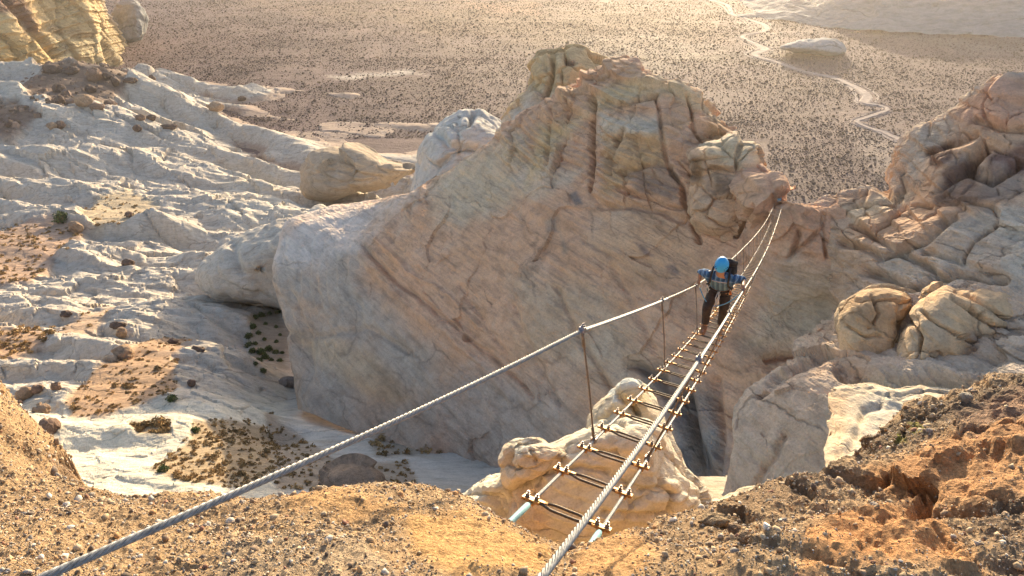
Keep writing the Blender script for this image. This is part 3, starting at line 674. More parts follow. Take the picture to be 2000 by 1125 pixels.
m_sand = t.out(a, t.math('ADD', n3, t.math('MULTIPLY', n2, 2.0)), 1.2, 1.0)
struct(mesh_obj('valley_floor', V, grid_faces(nv, nu), m_sand, col=c)); remember('valley', V)

WASH = [(1825, 305, 34), (1790, 280, 26), (1760, 270, 22), (1734, 258, 16), (1700, 246, 12), (1674, 234, 12), (1700, 224, 12), (1734, 212, 10), (1720, 203, 10), (1690, 197, 20), (1694, 183, 22), (1668, 166, 18), (1632, 150, 12), (1597, 142, 11), (1552, 131, 10),
        (1512, 117, 12), (1474, 106, 16), (1494, 94, 20), (1460, 78, 10), (1452, 69, 10), (1494, 59, 9), (1492, 46, 14), (1455, 33, 9), (1433, 26, 9), (1422, 10, 10), (1395, 0, 9), (1370, -12, 8)]
W = []
for (a, b, wd) in WASH:
    q = Pz(a, b, -119.0); W.append((q[0], q[1], wd * np.linalg.norm(q) / F * 0.5))
W = cubic(W, np.linspace(0, len(W) - 1, 420))
dn = np.gradient(W[:, :2], axis=0); dn /= np.linalg.norm(dn, axis=1)[:, None]; nn = np.stack([-dn[:, 1], dn[:, 0]], 1)
wi = np.arange(420); wob = 0.55 * fbm(np.stack([wi * 0.11, 0 * wi, 0 * wi], -1), 4, .65)
def strand_rows(wf, seed, side, lift):
    wb = 0.55 * fbm(np.stack([wi * 0.11, 0 * wi + seed, 0 * wi], -1), 4, .65)
    sh = side * (1.5 + 0.9 * perlin(np.stack([wi * 0.045, 0 * wi + seed, 0 * wi + 3.0], -1))) + 0.5 * fbm(np.stack([wi * 0.07, 0 * wi + 7 + seed, 0 * wi], -1), 3)
    out = []
    for s in np.linspace(-1, 1, 9):
        q = W[:, :2] + nn * (W[:, 2] * (wf * (1 + wb) * s + sh))[:, None]
        z = valley_z(q[:, 0], q[:, 1]) + lift - 0.3 * (1 - s * s) - 0.6 * (abs(s) > 0.99)
        out.append(np.concatenate([q, z[:, None]], 1))
    return np.array(out)
SR = [strand_rows(0.8, 0, 0, 0.55), strand_rows(0.30, 5, 1, 0.50), strand_rows(0.22, 11, -1, 0.45)]
wfc = np.concatenate([grid_faces(9, 420) + 3780 * k for k in range(3)])
t = NT('wash_sand'); n = t.noise(t.pos(), 0.35, 5, 0.6)
m_wash = t.out(t.ramp(n, [(0.3, (0.23, 0.165, 0.14)), (0.7, (0.40, 0.31, 0.26))]), n, 0.3)
struct(mesh_obj('dry_wash', np.concatenate([q.reshape(-1, 3) for q in SR]), wfc, m_wash))

# mesa foot, upper right: long pale slope rising away
def ground(a, b): return Pz(a, b, -120.5)
MES = []
for (a, b, spur) in [(1440, 34, -8), (1535, 42, 0), (1590, 52, 2), (1640, 57, 5), (1690, 64, -3), (1715, 66, 5), (1760, 67, -4), (1830, 69, 0), (1900, 72, 1), (2000, 75, 0), (2150, 80, 0), (2400, 88, 0)]:
    g = ground(a, b); rise = 0.30 if a > 1600 else 0.13
    up = [0, 25, 60, 110, 180, 300, 500]
    cl = []
    for k, s in enumerate(up):
        h = np.array([g[0], g[1]]); h = h / np.linalg.norm(h)
        cl.append([g[0] + h[0] * s, g[1] + h[1] * s, -121 + min(s * rise, 62) * (0.4 if a < 1500 else 1) + spur * (0.3 if k in (1, 4) else 1 if k in (2, 3) else 0)])
    MES.append(cl)
V = loft(MES, 300, 160)
N = normals(V); N *= np.sign(N[..., 2].mean())
V = V + N * (5 * fbm(V * 0.018, 5, 0.55) + 3 * fbm(np.stack([V[..., 0] * .02, V[..., 1] * .02, V[..., 2] * 0.2], -1), 4, 0.5, ridge=True))[..., None]
c = paint(V, (0.21, 0.205, 0.205), [([(1560, 52), (1715, 62), (1720, 70), (1560, 62)], (0.16, 0.17, 0.09), 3, 5)])
m_far = rock_mat('mesa_stone', (1, 0.1, 0.05), 16, 0.12, 0.5, 0.15, warm=(0.30, 0.225, 0.18), pale=(0.36, 0.35, 0.33), bump=0.12)
struct(mesh_obj('mesa', V, grid_faces(160, 300), m_far, col=c))
KN = [(1524, 92), (1545, 84), (1575, 77), (1615, 75), (1640, 82), (1653, 96), (1645, 106), (1610, 108), (1560, 101), (1530, 96)]
o = lump('rock_knoll', KN, 585, 20, (0.26, 0.26, 0.26), m_far, power=0.8, rel=dict(lum=(3.0, 14), fine=(0.6, 4)), res=(140, 70))
tag(o, 'low pale grey rock knoll alone on the scrub flat beside the dry wash', 'rock knoll')

# far cliff, upper left
CL = []
for base, mid, top in [((-320, 290, 330), (-300, 120, 330), (-260, -260, 345)), ((-160, 260, 345), (-150, 100, 345), (-130, -220, 360)), ((0, 212, 366), (-6, 110, 368), (0, -120, 380)), ((60, 190, 380), (40, 90, 385), (50, -110, 400)),
                       ((120, 150, 410), (105, 70, 412), (110, -110, 430)), ((160, 128, 440), (170, 60, 440), (180, -100, 460)), ((205, 128, 462), (190, 60, 470), (182, -60, 490)), ((238, 145, 480), (215, 85, 490), (196, 25, 510)),
                       ((258, 160, 490), (240, 120, 505), (222, 75, 525)), ((268, 172, 500), (262, 150, 515), (250, 125, 540))]:
    b, m_, t_ = (P(q[0], q[1], q[2] + 75) for q in (base, mid, top))
    CL.append([b + np.array([0, -6, -14]), b, m_, t_, t_ + np.array([-20, 30, 6]), t_ + np.array([-90, 90, 6])])
V = loft(CL, 420, 360); px, py, dd = proj(V)
N = normals(V); N *= np.sign((N * -V).sum(-1).mean())
e, cl = blocks(V, 26, (1, 1, 0.4)); ab = np.array((0.9, 0.3, -0.45))
sv_ = V @ np.array((-0.35, 0, 1.0)) + 4 * fbm(V * 0.02, 3)
off = 0.2 * cl - 1.6 * (1 - e) + 2.2 * sstep(0, .25, (sv_ / 7) % 1.0) * (1 - (sv_ / 7) % 1.0) + 0.9 * sstep(0, .25, (sv_ / 2.4) % 1.0) * (1 - (sv_ / 2.4) % 1.0) + 6 * fbm(V * 0.02, 4) + 2.2 * fbm(stretched(V, (0.8, 0.3, -0.5), 0.07, 0.3), 5, 0.55, ridge=True) + 0.7 * fbm(V * 0.25, 4)
V = V + N * off[..., None]
V = carve(V, N, [([(20, 0), (50, 40), (75, 70), (110, 110)], 9, 6), ([(115, 0), (140, 25), (165, 40)], 5, 3), ([(205, 85), (215, 115), (240, 140)], 7, 6), ([(85, 60), (140, 70), (180, 75)], 5, 2)])
c = paint(V, (0.52, 0.37, 0.19), [([(-40, -20), (40, -20), (80, 70), (50, 70), (20, 30), (-40, 20)], (0.20, 0.12, 0.085), 8, 12),
   ([(85, 75), (220, 60), (260, 140), (130, 160)], (0.45, 0.35, 0.20), 16, 16), ([(190, -20), (285, -20), (300, 100), (250, 80), (215, 30)], (0.36, 0.34, 0.30), 10, 14),
   ([(0, 80), (80, 75), (120, 130), (0, 170)], (0.45, 0.31, 0.14), 20, 20), ([(90, 50), (160, 55), (180, 72), (95, 68)], (0.34, 0.24, 0.13), 5, 10)])
m_cl = rock_mat('cliff_stone', ab, 9, 0.2, 0.5, 0.25, warm=(0.55, 0.36, 0.16), pale=(0.62, 0.54, 0.38), bump=0.12)
struct(mesh_obj('far_cliff', V, grid_faces(360, 420), m_cl, col=c, smooth=False)); remember('farcliff', V)
o = lump('rock_knoll', [(205, 60), (222, 26), (242, 6), (262, 2), (278, 14), (285, 40), (281, 66), (266, 86), (240, 92), (215, 84)], 648, 26, (0.25, 0.245, 0.235), m_far, power=0.75, rel=dict(lum=(6, 30), fine=(1.8, 7), blk=(22, .16, 1.0)), res=(160, 90))
tag(o, 'rounded grey rock knoll at the foot of the sunlit yellow cliff', 'rock knoll')

# ---------------------------------------------------------------- foreground ledge
EDGE = [(-420, 640, 6.6), (-200, 700, 6.2), (0, 768, 5.6), (40, 800, 5.4), (72, 838, 5.2), (100, 880, 4.9), (138, 892, 4.75), (160, 932, 4.5), (196, 970, 4.15), (240, 985, 4.0), (300, 996, 3.9), (430, 980, 3.9), (560, 986, 3.9), (680, 1000, 4.0), (760, 1000, 4.0), (880, 1004, 3.8), (960, 1022, 3.55),
        (1010, 1046, 3.35), (1060, 1066, 3.2), (1120, 1078, 3.1), (1180, 1066, 3.2), (1280, 1022, 3.5), (1380, 1014, 3.9), (1480, 994, 4.3), (1590, 965, 4.7), (1640, 925, 5.1), (1670, 888, 5.5), (1720, 845, 5.8), (1800, 805, 6.1), (1880, 775, 6.4), (2000, 740, 6.8), (2200, 690, 7.4), (2500, 620, 8.5)]
INN = [(-500, 1125, 2.5), (-300, 1125, 2.35), (0, 1125, 2.25), (300, 1125, 2.2), (600, 1125, 2.12), (850, 1125, 2.15), (1000, 1125, 2.3), (1100, 1110, 2.55), (1300, 1125, 2.35), (1500, 1125, 2.3), (1700, 1125, 2.4), (2000, 1125, 2.6), (2300, 1125, 3.0),
       (500, 1030, 2.85), (700, 1020, 2.85), (850, 1040, 2.7), (960, 1070, 2.6), (1070, 1075, 2.95), (1180, 1085, 2.75), (1300, 1070, 2.8), (1450, 1040, 3.1), (1600, 1010, 3.4), (1720, 985, 3.75), (1790, 985, 3.75), (1860, 950, 3.6), (1780, 930, 4.0), (1860, 880, 4.3),
       (1700, 900, 4.6), (1800, 850, 5.1), (1900, 822, 5.4), (2000, 800, 5.5), (2100, 790, 5.5), (2250, 760, 5.7), (1880, 790, 6.0), (2000, 758, 6.3), (2150, 720, 6.6), (2350, 720, 6.2), (1950, 780, 5.9), (2080, 755, 6.0), (1800, 825, 5.7), (1720, 868, 5.3), (2000, 840, 4.6), (2000, 950, 3.5), (1930, 1010, 3.2), (2200, 850, 4.4), (60, 900, 4.2), (0, 980, 3.4), (150, 990, 3.5), (250, 1050, 2.9), (-200, 900, 4.2), (-300, 1000, 3.3), (400, 1020, 3.05)]
X = []; Z = []
for q in EDGE:
    p = P(*q); X.append(p[:2]); Z.append(p[2])
    h = p[:2] / np.linalg.norm(p[:2])
    for s, dz in ((0.35, -0.9), (0.9, -3.2), (2.5, -8)):
        X.append(p[:2] + h * s); Z.append(p[2] + dz)
for q in INN:
    p = P(*q); X.append(p[:2]); Z.append(p[2])
for q in [(0, -1, -1.7), (3, -1, -1.75), (-3, -1, -1.75), (0, 0.2, -1.75), (2, 0.3, -1.8), (-2, .3, -1.8), (0, .8, -1.82), (-5, 1, -2.2), (6, 1, -2.2), (-6, -1, -2), (7, -1, -2)]:
    X.append(q[:2]); Z.append(q[2])
nu, nv = 900, 620
u = np.linspace(-1.35, 1.35, nu); yv = np.concatenate([np.linspace(-1.2, 0.7, 40), np.linspace(0.72, 9.5, nv - 40)])
XX = u[None, :] * (yv[:, None] * 0.72 + 2.0); YY = np.repeat(yv[:, None], nu, 1)
ZZ = rbf(X, Z, np.stack([XX, YY], -1), 0.0)
V = np.stack([XX, YY, ZZ], -1); px, py, dd = proj(V)
SMOOTH = [([(770, 1000), (900, 1005), (1000, 1040), (1060, 1070), (1060, 1140), (900, 1140), (830, 1080)], (0.58, 0.36, 0.15)),
          ([(560, 968), (740, 975), (800, 1000), (700, 1015), (560, 995)], (0.56, 0.35, 0.16)),
          ([(1130, 1080), (1230, 1055), (1290, 1090), (1250, 1140), (1100, 1140)], (0.56, 0.34, 0.15)),
          ([(1560, 1070), (1640, 1020), (1760, 1000), (1830, 1010), (1880, 1090), (1920, 1150), (1560, 1150)], (0.54, 0.29, 0.12)),
          ([(1700, 940), (1780, 890), (1870, 850), (2100, 820), (2100, 1000), (1820, 1010), (1720, 980)], (0.50, 0.28, 0.125)),
          ([(1840, 820), (2100, 730), (2100, 840), (1880, 850)], (0.30, 0.19, 0.12))]
wv = pixwarp(V, dd, 0.06)
sm = np.zeros(px.shape); c = np.empty(V.shape); c[:] = (0.44, 0.31, 0.175)
for poly, colr in SMOOTH:
    m = pmask(px, py, poly, 18, 26, wv); c = c * (1 - m[..., None]) + np.asarray(colr) * m[..., None]; sm = np.maximum(sm, m)
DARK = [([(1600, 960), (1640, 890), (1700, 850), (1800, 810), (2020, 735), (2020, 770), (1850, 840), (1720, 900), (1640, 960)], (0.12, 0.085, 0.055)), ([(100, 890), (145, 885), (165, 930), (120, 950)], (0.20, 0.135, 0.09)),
        ([(1420, 985), (1600, 955), (1640, 970), (1560, 1010), (1440, 1020)], (0.23, 0.155, 0.09)), ([(1900, 1000), (2100, 990), (2100, 1150), (1940, 1150)], (0.25, 0.175, 0.11)),
        ([(440, 1040), (700, 1040), (800, 1140), (420, 1140)], (0.42, 0.33, 0.22))]
DARK += [([(1780, 846), (1806, 838), (1812, 850), (1790, 858)], (0.34, 0.33, 0.05)), ([(1748, 862), (1768, 857), (1772, 868), (1752, 872)], (0.32, 0.31, 0.05))]
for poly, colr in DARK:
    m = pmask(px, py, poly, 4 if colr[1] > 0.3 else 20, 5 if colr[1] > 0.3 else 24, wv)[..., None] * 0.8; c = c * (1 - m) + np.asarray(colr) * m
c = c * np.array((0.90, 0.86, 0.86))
N = normals(V); N *= np.sign(N[..., 2].mean())
grav = 1 - sm
off = 0.10 * fbm(V * 1.1, 4) + 0.035 * fbm(V * 5, 4, 0.6)
rightm = pmask(px, py, [(1380, 1000), (1600, 900), (1700, 800), (2300, 640), (2300, 1200), (1500, 1200), (1420, 1060)], 50)
lay = V[..., 2] + 0.30 * V[..., 0] - 0.18 * V[..., 1] + 0.22 * fbm(V * 0.9 + 3, 4)
f_ = (lay / 0.19) % 1.0; f2_ = (lay / 0.07 + 0.3) % 1.0
off += rightm * (0.075 * sstep(0, 0.2, f_) * (1 - f_) * 1.5 * (0.6 + 1.2 * fbm(V * 1.3 + 8, 3)) + 0.02 * sstep(0, .25, f2_) * (1 - f2_))
e_, c_ = blocks(V + 5, 0.55, (1, 1, 1.6)); off += rightm * (0.085 * c_ - 0.022 * (1 - e_))
e_, c_ = blocks(V + 9, 0.9, (1, 1, 1)); off += (1 - rightm) * 0.010 * c_
off += 0.017 * fbm(V * 7 + 2, 4, 0.65, ridge=True)
off += grav * (0.016 * fbm(V * 26, 3, 0.6) + 0.022 * np.abs(fbm(V * 12 + 3, 3)))
off += sm * (0.03 * fbm(stretched(V, (1, 0.9, 0.2), 3.0, 0.3), 4, 0.55, ridge=True) + 0.006 * fbm(V * 30, 3, 0.6))
off *= 0.25 + 0.75 * sstep(0.30, 0.65, N[..., 2])
N0 = N; V = V + N * off[..., None]
V = carve(V, N0, [([(1785, 1000), (1806, 984), (1816, 966)], 9, 0.20), ([(1795, 1000), (1900, 1000), (2010, 985)], 7, 0.07), ([(1755, 930), (1775, 950), (1800, 955), (1830, 940)], 14, -0.07),
  ([(1690, 965), (1720, 945), (1760, 935)], 8, 0.03), ([(1840, 905), (1900, 880), (1980, 870), (2040, 880)], 12, -0.06), ([(1670, 930), (1690, 890), (1740, 870)], 10, 0.03),
  ([(1440, 1012), (1475, 1030), (1500, 1050)], 6, 0.015), ([(1685, 1065), (1720, 1058), (1740, 1075)], 9, 0.025), ([(100, 895), (130, 905), (160, 935)], 7, 0.02)])
t = NT('ledge_conglomerate'); v = t.pos(); a = t.attr()
n1 = t.noise(v, 3.0, 8, 0.7, 0.4); n2 = t.noise(v, 28, 8, 0.75); n3 = t.noise(v, 110, 4, 0.7)
vo = t.n('ShaderNodeTexVoronoi'); vo.inputs['Scale'].default_value = 55; t.l(v, vo.inputs['Vector'])
a = t.mix(a, t.ramp(n1, [(0.28, 0.45), (0.5, 1.0), (0.75, 1.35)]), None, 'MULTIPLY', 0.8)
a = t.mix(a, t.ramp(n2, [(0.3, 0.42), (0.5, 1.0), (0.75, 1.45)]), None, 'MULTIPLY', 0.8)
a = t.mix(a, t.ramp(n3, [(0.3, 0.6), (0.5, 1.0), (0.7, 1.3)]), None, 'MULTIPLY', 0.7)
h = t.math('ADD', t.math('MULTIPLY', n2, 1.0), t.math('MULTIPLY', n3, 0.3)); h = t.math('ADD', h, t.math('MULTIPLY', vo.outputs['Distance'], -0.35))
m_led = t.out(a, h, 0.03, 1.0)
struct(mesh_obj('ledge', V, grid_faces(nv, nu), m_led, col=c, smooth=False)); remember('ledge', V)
LEDGE_V, LEDGE_N, LEDGE_G = V, normals(V), grav
LEDGE_N *= np.sign(LEDGE_N[..., 2].mean())

# ---------------------------------------------------------------- sunlit rock tower under the bridge
m_tow = rock_mat('tower_sandstone', (0.9, 0.2, 0.35), 0.55, 0.25, 0.5, 0.25, warm=(0.62, 0.46, 0.29), pale=(0.62, 0.58, 0.48), bump=0.14, base=None)
def tower(polys):
    out = []
    for poly, d, th, colr, patches, lines, power in polys:
        V, N = inflate(poly, d, th, 200, 120, power=power)
        V = relief(V, N, (1.6, 0.11, 0.06), (0.12, 1.2), (0.06, 0.35), (0.07, 0.22, (0.25, 0, 1)))
        V = carve(V, N, lines); out.append((V, paint(V, colr, patches)))
    Vs = np.concatenate([v.reshape(-1, 3) for v, _ in out]); cs = np.concatenate([q.reshape(-1, 3) for _, q in out])
    fs = [[], [], []]; o = 0
    for v, _ in out:
        for k, f in enumerate(close_caps(120, 200)): fs[k].append(f + o)
        o += v.shape[0] * v.shape[1]
    return mesh_obj('rock_tower', Vs, [np.concatenate(f) for f in fs], m_tow, col=cs, smooth=False)
TW = (0.58, 0.52, 0.40)
o = tower([
 ([(965, 1030), (985, 965), (1010, 915), (1060, 872), (1120, 838), (1180, 818), (1235, 812), (1290, 828), (1318, 880), (1340, 920), (1366, 945), (1384, 980), (1376, 1010), (1290, 1060), (1150, 1090), (1020, 1080)], 13.4, 1.6, TW,
   [([(1080, 930), (1200, 900), (1290, 930), (1300, 1000), (1150, 1000)], (0.60, 0.55, 0.43), 20, 24), ([(1000, 960), (1060, 950), (1080, 1040), (990, 1040)], (0.56, 0.43, 0.29), 14, 14)],
   [([(1060, 920), (1130, 915), (1200, 930)], 6, 0.12), ([(1290, 940), (1315, 965), (1305, 1000)], 5, 0.15), ([(1180, 1000), (1260, 1010), (1310, 1000)], 5, 0.12), ([(1250, 960), (1290, 950)], 4, 0.1)], 0.55),
 ([(980, 930), (984, 900), (1002, 870), (1040, 862), (1085, 868), (1120, 880), (1105, 905), (1070, 925), (1020, 945), (992, 950)], 12.6, 0.8, (0.56, 0.47, 0.34),
   [([(1000, 862), (1040, 858), (1040, 885), (1005, 890)], (0.52, 0.50, 0.42), 8, 10)], [([(1035, 875), (1045, 900)], 4, 0.08)], 0.6),
 ([(1155, 840), (1165, 800), (1190, 765), (1205, 745), (1235, 733), (1256, 745), (1270, 770), (1285, 800), (1315, 860), (1330, 920), (1250, 930), (1160, 900)], 15.0, 1.1, (0.58, 0.49, 0.35),
   [([(1180, 760), (1230, 728), (1262, 745), (1240, 762), (1200, 790)], (0.47, 0.49, 0.45), 8, 10), ([(1200, 755), (1260, 755), (1270, 800), (1230, 810)], (0.53, 0.42, 0.25), 8, 12)], [([(1210, 775), (1240, 800), (1260, 840)], 5, 0.15), ([(1165, 820), (1200, 800)], 5, 0.1)], 0.55),
 ([(890, 985), (925, 955), (960, 932), (1000, 925), (1040, 960), (1040, 1060), (930, 1050)], 13.8, 1.3, (0.57, 0.52, 0.40), [], [], 0.6),
 ([(1260, 1040), (1300, 1000), (1370, 985), (1410, 990), (1430, 1020), (1400, 1060), (1290, 1070)], 13.5, 1.2, (0.63, 0.55, 0.39), [], [], 0.6),
])
tag(o, 'sunlit tan rock tower standing in the gorge right below the ladder bridge', 'rock tower')
o = lump('rock_shelf', [(1385, 1000), (1420, 975), (1480, 953), (1540, 942), (1600, 940), (1660, 950), (1650, 1040), (1500, 1060), (1390, 1040)], 15, 1.2, (0.64, 0.56, 0.40), m_tow, power=0.6, rel=dict(lum=(0.25, 1.2), fine=(0.05, 0.3)))
struct(o)
o = lump('rock_shelf', [(1618, 778), (1640, 756), (1700, 750), (1745, 762), (1790, 756), (1840, 768), (1900, 765), (1990, 742), (2080, 750), (2080, 1010), (1640, 1010), (1612, 930)], 28.5, 0.9, (0.52, 0.43, 0.31), m_right, [([(1700, 770), (1790, 780), (1800, 850), (1690, 870)], (0.48, 0.42, 0.33), 16, 24), ([(1610, 770), (1660, 760), (1650, 900), (1610, 930)], (0.54, 0.40, 0.26), 10, 14)],
     [([(1660, 880), (1690, 800), (1760, 790)], 7, 0.18), ([(1760, 800), (1800, 830), (1850, 800)], 7, 0.15), ([(1640, 840), (1700, 850), (1740, 880)], 5, 0.15)], 0.42, dict(lum=(0.35, 2.6), fine=(0.07, 0.5), blk=(2.4, .07, .08)), gy=-0.046)  # nearer mound added to stay sunlit; left edge stands for the shadow line
struct(o)
# ================================================================ THINGS
def empty(name, loc, label, cat, group=None):
    o = bpy.data.objects.new(name, None); COL.objects.link(o); o.location = loc; o.empty_display_size = 0.1
    return tag(o, label, cat, group)
class MB:                                     # collects tubes, boxes, lathes into one mesh
    def __init__(s): s.v = []; s.q = []; s.t = []; s.n = 0
    def add(s, V, quads=None, caps=()):
        V = np.asarray(V, float).reshape(-1, 3); s.v.append(V)
        if quads is not None and len(quads): s.q.append(np.asarray(quads) + s.n)
        for c in caps:
            c = np.asarray(c) + s.n; k = len(c)
            s.t.append(np.stack([np.full(k - 2, c[0]), c[1:-1], c[2:]], 1))
        s.n += len(V)
    def tube(s, pts, r, n=8, prof=None):      # prof(theta, k) -> radius factor
        pts = np.asarray(pts, float); m = len(pts); r = np.broadcast_to(np.asarray(r, float), (m,))
        T = np.gradient(pts, axis=0); T /= np.linalg.norm(T, axis=1)[:, None] + 1e-12
        up = np.array([0, 0, 1.0]) if abs(T[:, 2]).max() < 0.97 else np.array([1.0, 0.0, 0.13])
        U = np.cross(T, up); U /= np.linalg.norm(U, axis=1)[:, None] + 1e-12; W = np.cross(U, T)
        th = np.linspace(0, 2 * np.pi, n, endpoint=False)
        f = np.ones((m, n)) if prof is None else prof(th[None], np.arange(m)[:, None])
        V = pts[:, None] + (r[:, None] * f)[..., None] * (np.cos(th)[None, :, None] * U[:, None] + np.sin(th)[None, :, None] * W[:, None])
        s.add(V, grid_faces(m, n, True), [np.arange(n)[::-1], (m - 1) * n + np.arange(n)])
        return s
    def box(s, c, ax, h):                     # centre, 3 axes, half sizes
        c = np.asarray(c, float); ax = np.asarray(ax, float)
        V = [c + sum(sg * hh * a for sg, hh, a in zip(sgn, h, ax)) for sgn in [(-1, -1, -1), (1, -1, -1), (1, 1, -1), (-1, 1, -1), (-1, -1, 1), (1, -1, 1), (1, 1, 1), (-1, 1, 1)]]
        s.add(V, [(0, 3, 2, 1), (4, 5, 6, 7), (0, 1, 5, 4), (1, 2, 6, 5), (2, 3, 7, 6), (3, 0, 4, 7)]); return s
    def build(s, name, mat, parent=None, smooth=True, loc=None):
        fs = ([np.concatenate(s.q)] if s.q else []) + ([np.concatenate(s.t)] if s.t else [])
        return mesh_obj(name, np.concatenate(s.v), fs, mat, parent, smooth, loc=loc)
def plain(name, colr, rough=0.6, metal=0.0, var=0.25, scale=40.0, bump=0.0):
    t = NT(name); t.b.inputs['Roughness'].default_value = rough; t.b.inputs['Metallic'].default_value = metal
    n = t.noise(t.pos(), scale, 5, 0.65)
    c = t.ramp(n, [(0.3, tuple(x * (1 - var) for x in colr)), (0.7, tuple(min(1, x * (1 + var)) for x in colr))])
    return t.out(c, n if bump else None, bump)
M_CABLE = plain('galvanised_wire', (0.205, 0.205, 0.205), 0.5, 0.25, 0.35, 45)
M_HANG = plain('weathered_wire', (0.15, 0.12, 0.095), 0.55, 0.4, 0.3, 60)
M_REBAR = plain('ribbed_bar', (0.085, 0.068, 0.055), 0.55, 0.5, 0.35, 90, 0.002)
t = NT('rusty_clamp'); n = t.noise(t.pos(), 55, 5, 0.7); t.b.inputs['Roughness'].default_value = 0.45; t.b.inputs['Metallic'].default_value = 0.45
M_RUST = t.out(t.ramp(n, [(0.35, (0.10, 0.065, 0.045)), (0.5, (0.34, 0.18, 0.065)), (0.7, (0.50, 0.30, 0.11))]), n, 0.002)
M_BOLT = plain('dull_bolt', (0.17, 0.16, 0.17), 0.4, 0.7, 0.3, 90)
M_SLEEVE = plain('pale_blue_sleeve', (0.17, 0.31, 0.36), 0.6, 0.1, 0.15, 60)

# ---------------------------------------------------------------- ladder bridge
BA = np.array([0.287, 2.551, -2.874]); HD = 0.413
BH = np.array([math.sin(HD), math.cos(HD), 0.0]); BL = np.array([math.cos(HD), -math.sin(HD), 0.0]); BZ = np.array([0, 0, 1.0])
_cf = np.polyfit([0.5, 4.5, 7.4, 13.7, 34, 42, 50], [-.487, -.470, -.458, -.442, -.403, -.385, -.371], 3)
def avgslope(t): return np.polyval(_cf, np.clip(t, 0, 52))
STEP, HALF, TEND = 0.505, 0.2, 50.0
def foot(t, s):
    t = np.asarray(t, float); z = np.where(t < 0, -0.488 * t, avgslope(t) * t)
    return BA + t[..., None] * BH + (s * HALF) * BL + z[..., None] * BZ + (-0.012 * s) * BZ
def rail(t, s):
    t = np.asarray(t, float)
    if s < 0:
        off = np.interp(t, [1.2, 4.2, 7.4, 20, 51], [-.33, -.33, -.335, -.36, -.28]); h = np.interp(t, [1.2, 4.2, 7.4, 20, 51], [.945, .915, .865, .90, .86])
    else:
        off = np.interp(t, [1.2, 4.2, 7.4, 20, 51], [.437, .40, .375, .36, .28]); h = np.interp(t, [1.2, 4.2, 7.4, 20, 51], [.925, .93, .93, .90, .86])
    z = avgslope(t) * t
    return BA + t[..., None] * BH + off[..., None] * BL + (z + h)[..., None] * BZ
br = empty('ladder_bridge', tuple(BA), 'long steel cable ladder bridge with rungs and hand cables slung across the gorge', 'suspension bridge')
def part(mb, name, mat, parent, smooth=True):
    o = mb.build(name, mat, None, smooth); o.parent = parent
    base = parent
    off = Vector((0, 0, 0))
    while base is not None:
        off += base.location; base = base.parent
    o.location = -off
    return o
def relocate(o, loc):                         # move origin, keep place (o has world-space verts, parented under br)
    pass
def strand(th_n, pitch, amp, ds):
    def f(th, k): return 1.10 - amp * (1 - np.abs(np.cos(3 * (th - 2 * np.pi * k * ds / pitch))))
    return f
def resample(p, ds):
    L = np.concatenate([[0], np.cumsum(np.linalg.norm(np.diff(p, axis=0), axis=1))]); n = max(2, int(L[-1] / ds))
    q = np.linspace(0, L[-1], n); return np.stack([np.interp(q, L, p[:, k]) for k in range(3)], 1)
def rope(near, far, r, name, pitch):
    mb = MB(); ds = 0.0032
    a = resample(near, ds)
    mb.tube(a, r, 42, strand(42, pitch, 0.50, ds))
    mb.tube(np.concatenate([a[-1:], far]), r, 8)
    return part(mb, name, M_CABLE, br)
tn, tf = np.linspace(1.2, 4.6, 40), np.linspace(4.65, TEND, 220)
for s, (qa, qb) in ((-1, (P(90, 1125, 2.0), P(-560, 1420, 1.35))), (1, (P(1060, 1125, 1.9), P(900, 1420, 1.25)))):
    top = rail(np.array([1.2]), s)[0]
    tt = np.linspace(0, 1, 40)[:, None]
    a = top * (1 - tt) + qa * tt; a[:, 2] -= 0.03 * np.sin(np.pi * tt[:, 0])
    e = qa + (qa - top) / np.linalg.norm(qa - top) * 1.3 + np.array([0, 0, -0.15])
    near = np.concatenate([e[None], a[::-1], rail(tn[1:], s)])
    o = rope(near, rail(tf, s), 0.0132 if s < 0 else 0.0122, 'hand_cable', 0.165)
    o['label'] = 'left hand cable, running out of the bottom left corner' if s < 0 else 'right hand cable, crossing in front of the rungs'
    nf, ff = np.linspace(-0.55, 3, 30), np.linspace(3.05, TEND, 220)
    o = rope(foot(nf, s), foot(ff, s), 0.0105, 'foot_cable', 0.12)
    mb = MB(); mb.tube(foot(np.linspace(-0.85, -0.05, 6), s), 0.0175, 14); part(mb, 'cable_sleeve', M_SLEEVE, br)
# rungs: one built with its clamps, the others copied
def rung_meshes():
    rod = MB()
    for s in (-1, 1):
        x = np.array([-.215, -.15, -.125, -.095, -.06, 0, .06, .095, .125, .15, .215]) * 1.0
        y = s * np.array([.009, .010, .014, .030, .039, .039, .039, .030, .014, .010, .009])
        p = cubic(np.stack([x, y, 0 * x], 1), np.linspace(0, 10, 61))
        rod.tube(p, 0.0078, 10, lambda th, k: 1 + 0.10 * ((k % 2) * 1.0) + 0 * th)
    cl = MB()
    for y in (-0.017, 0.017):
        pass
    cl.box((0, 0, -.004), np.eye(3), (.052, .024, .008)); cl.box((.062, 0, 0), np.eye(3), (.03, .013, .009))
    cl.tube([(-.02, 0, -.018), (.02, 0, -.018)], .02, 10)
    bo = MB()
    for x in (-.027, .027):
        bo.tube([(x, 0, .004), (x, 0, .0085)], .0165, 14); bo.tube([(x, 0, .0086), (x, 0, .023)], .0125, 6); bo.tube([(x, 0, .023), (x, 0, .038)], .0065, 8); bo.tube([(x, 0, .031), (x, 0, .034)], .009, 8)
    return rod, cl, bo
rod, cl, bo = rung_meshes()
slope0 = Vector((BH[0], BH[1], -0.47)).normalized()
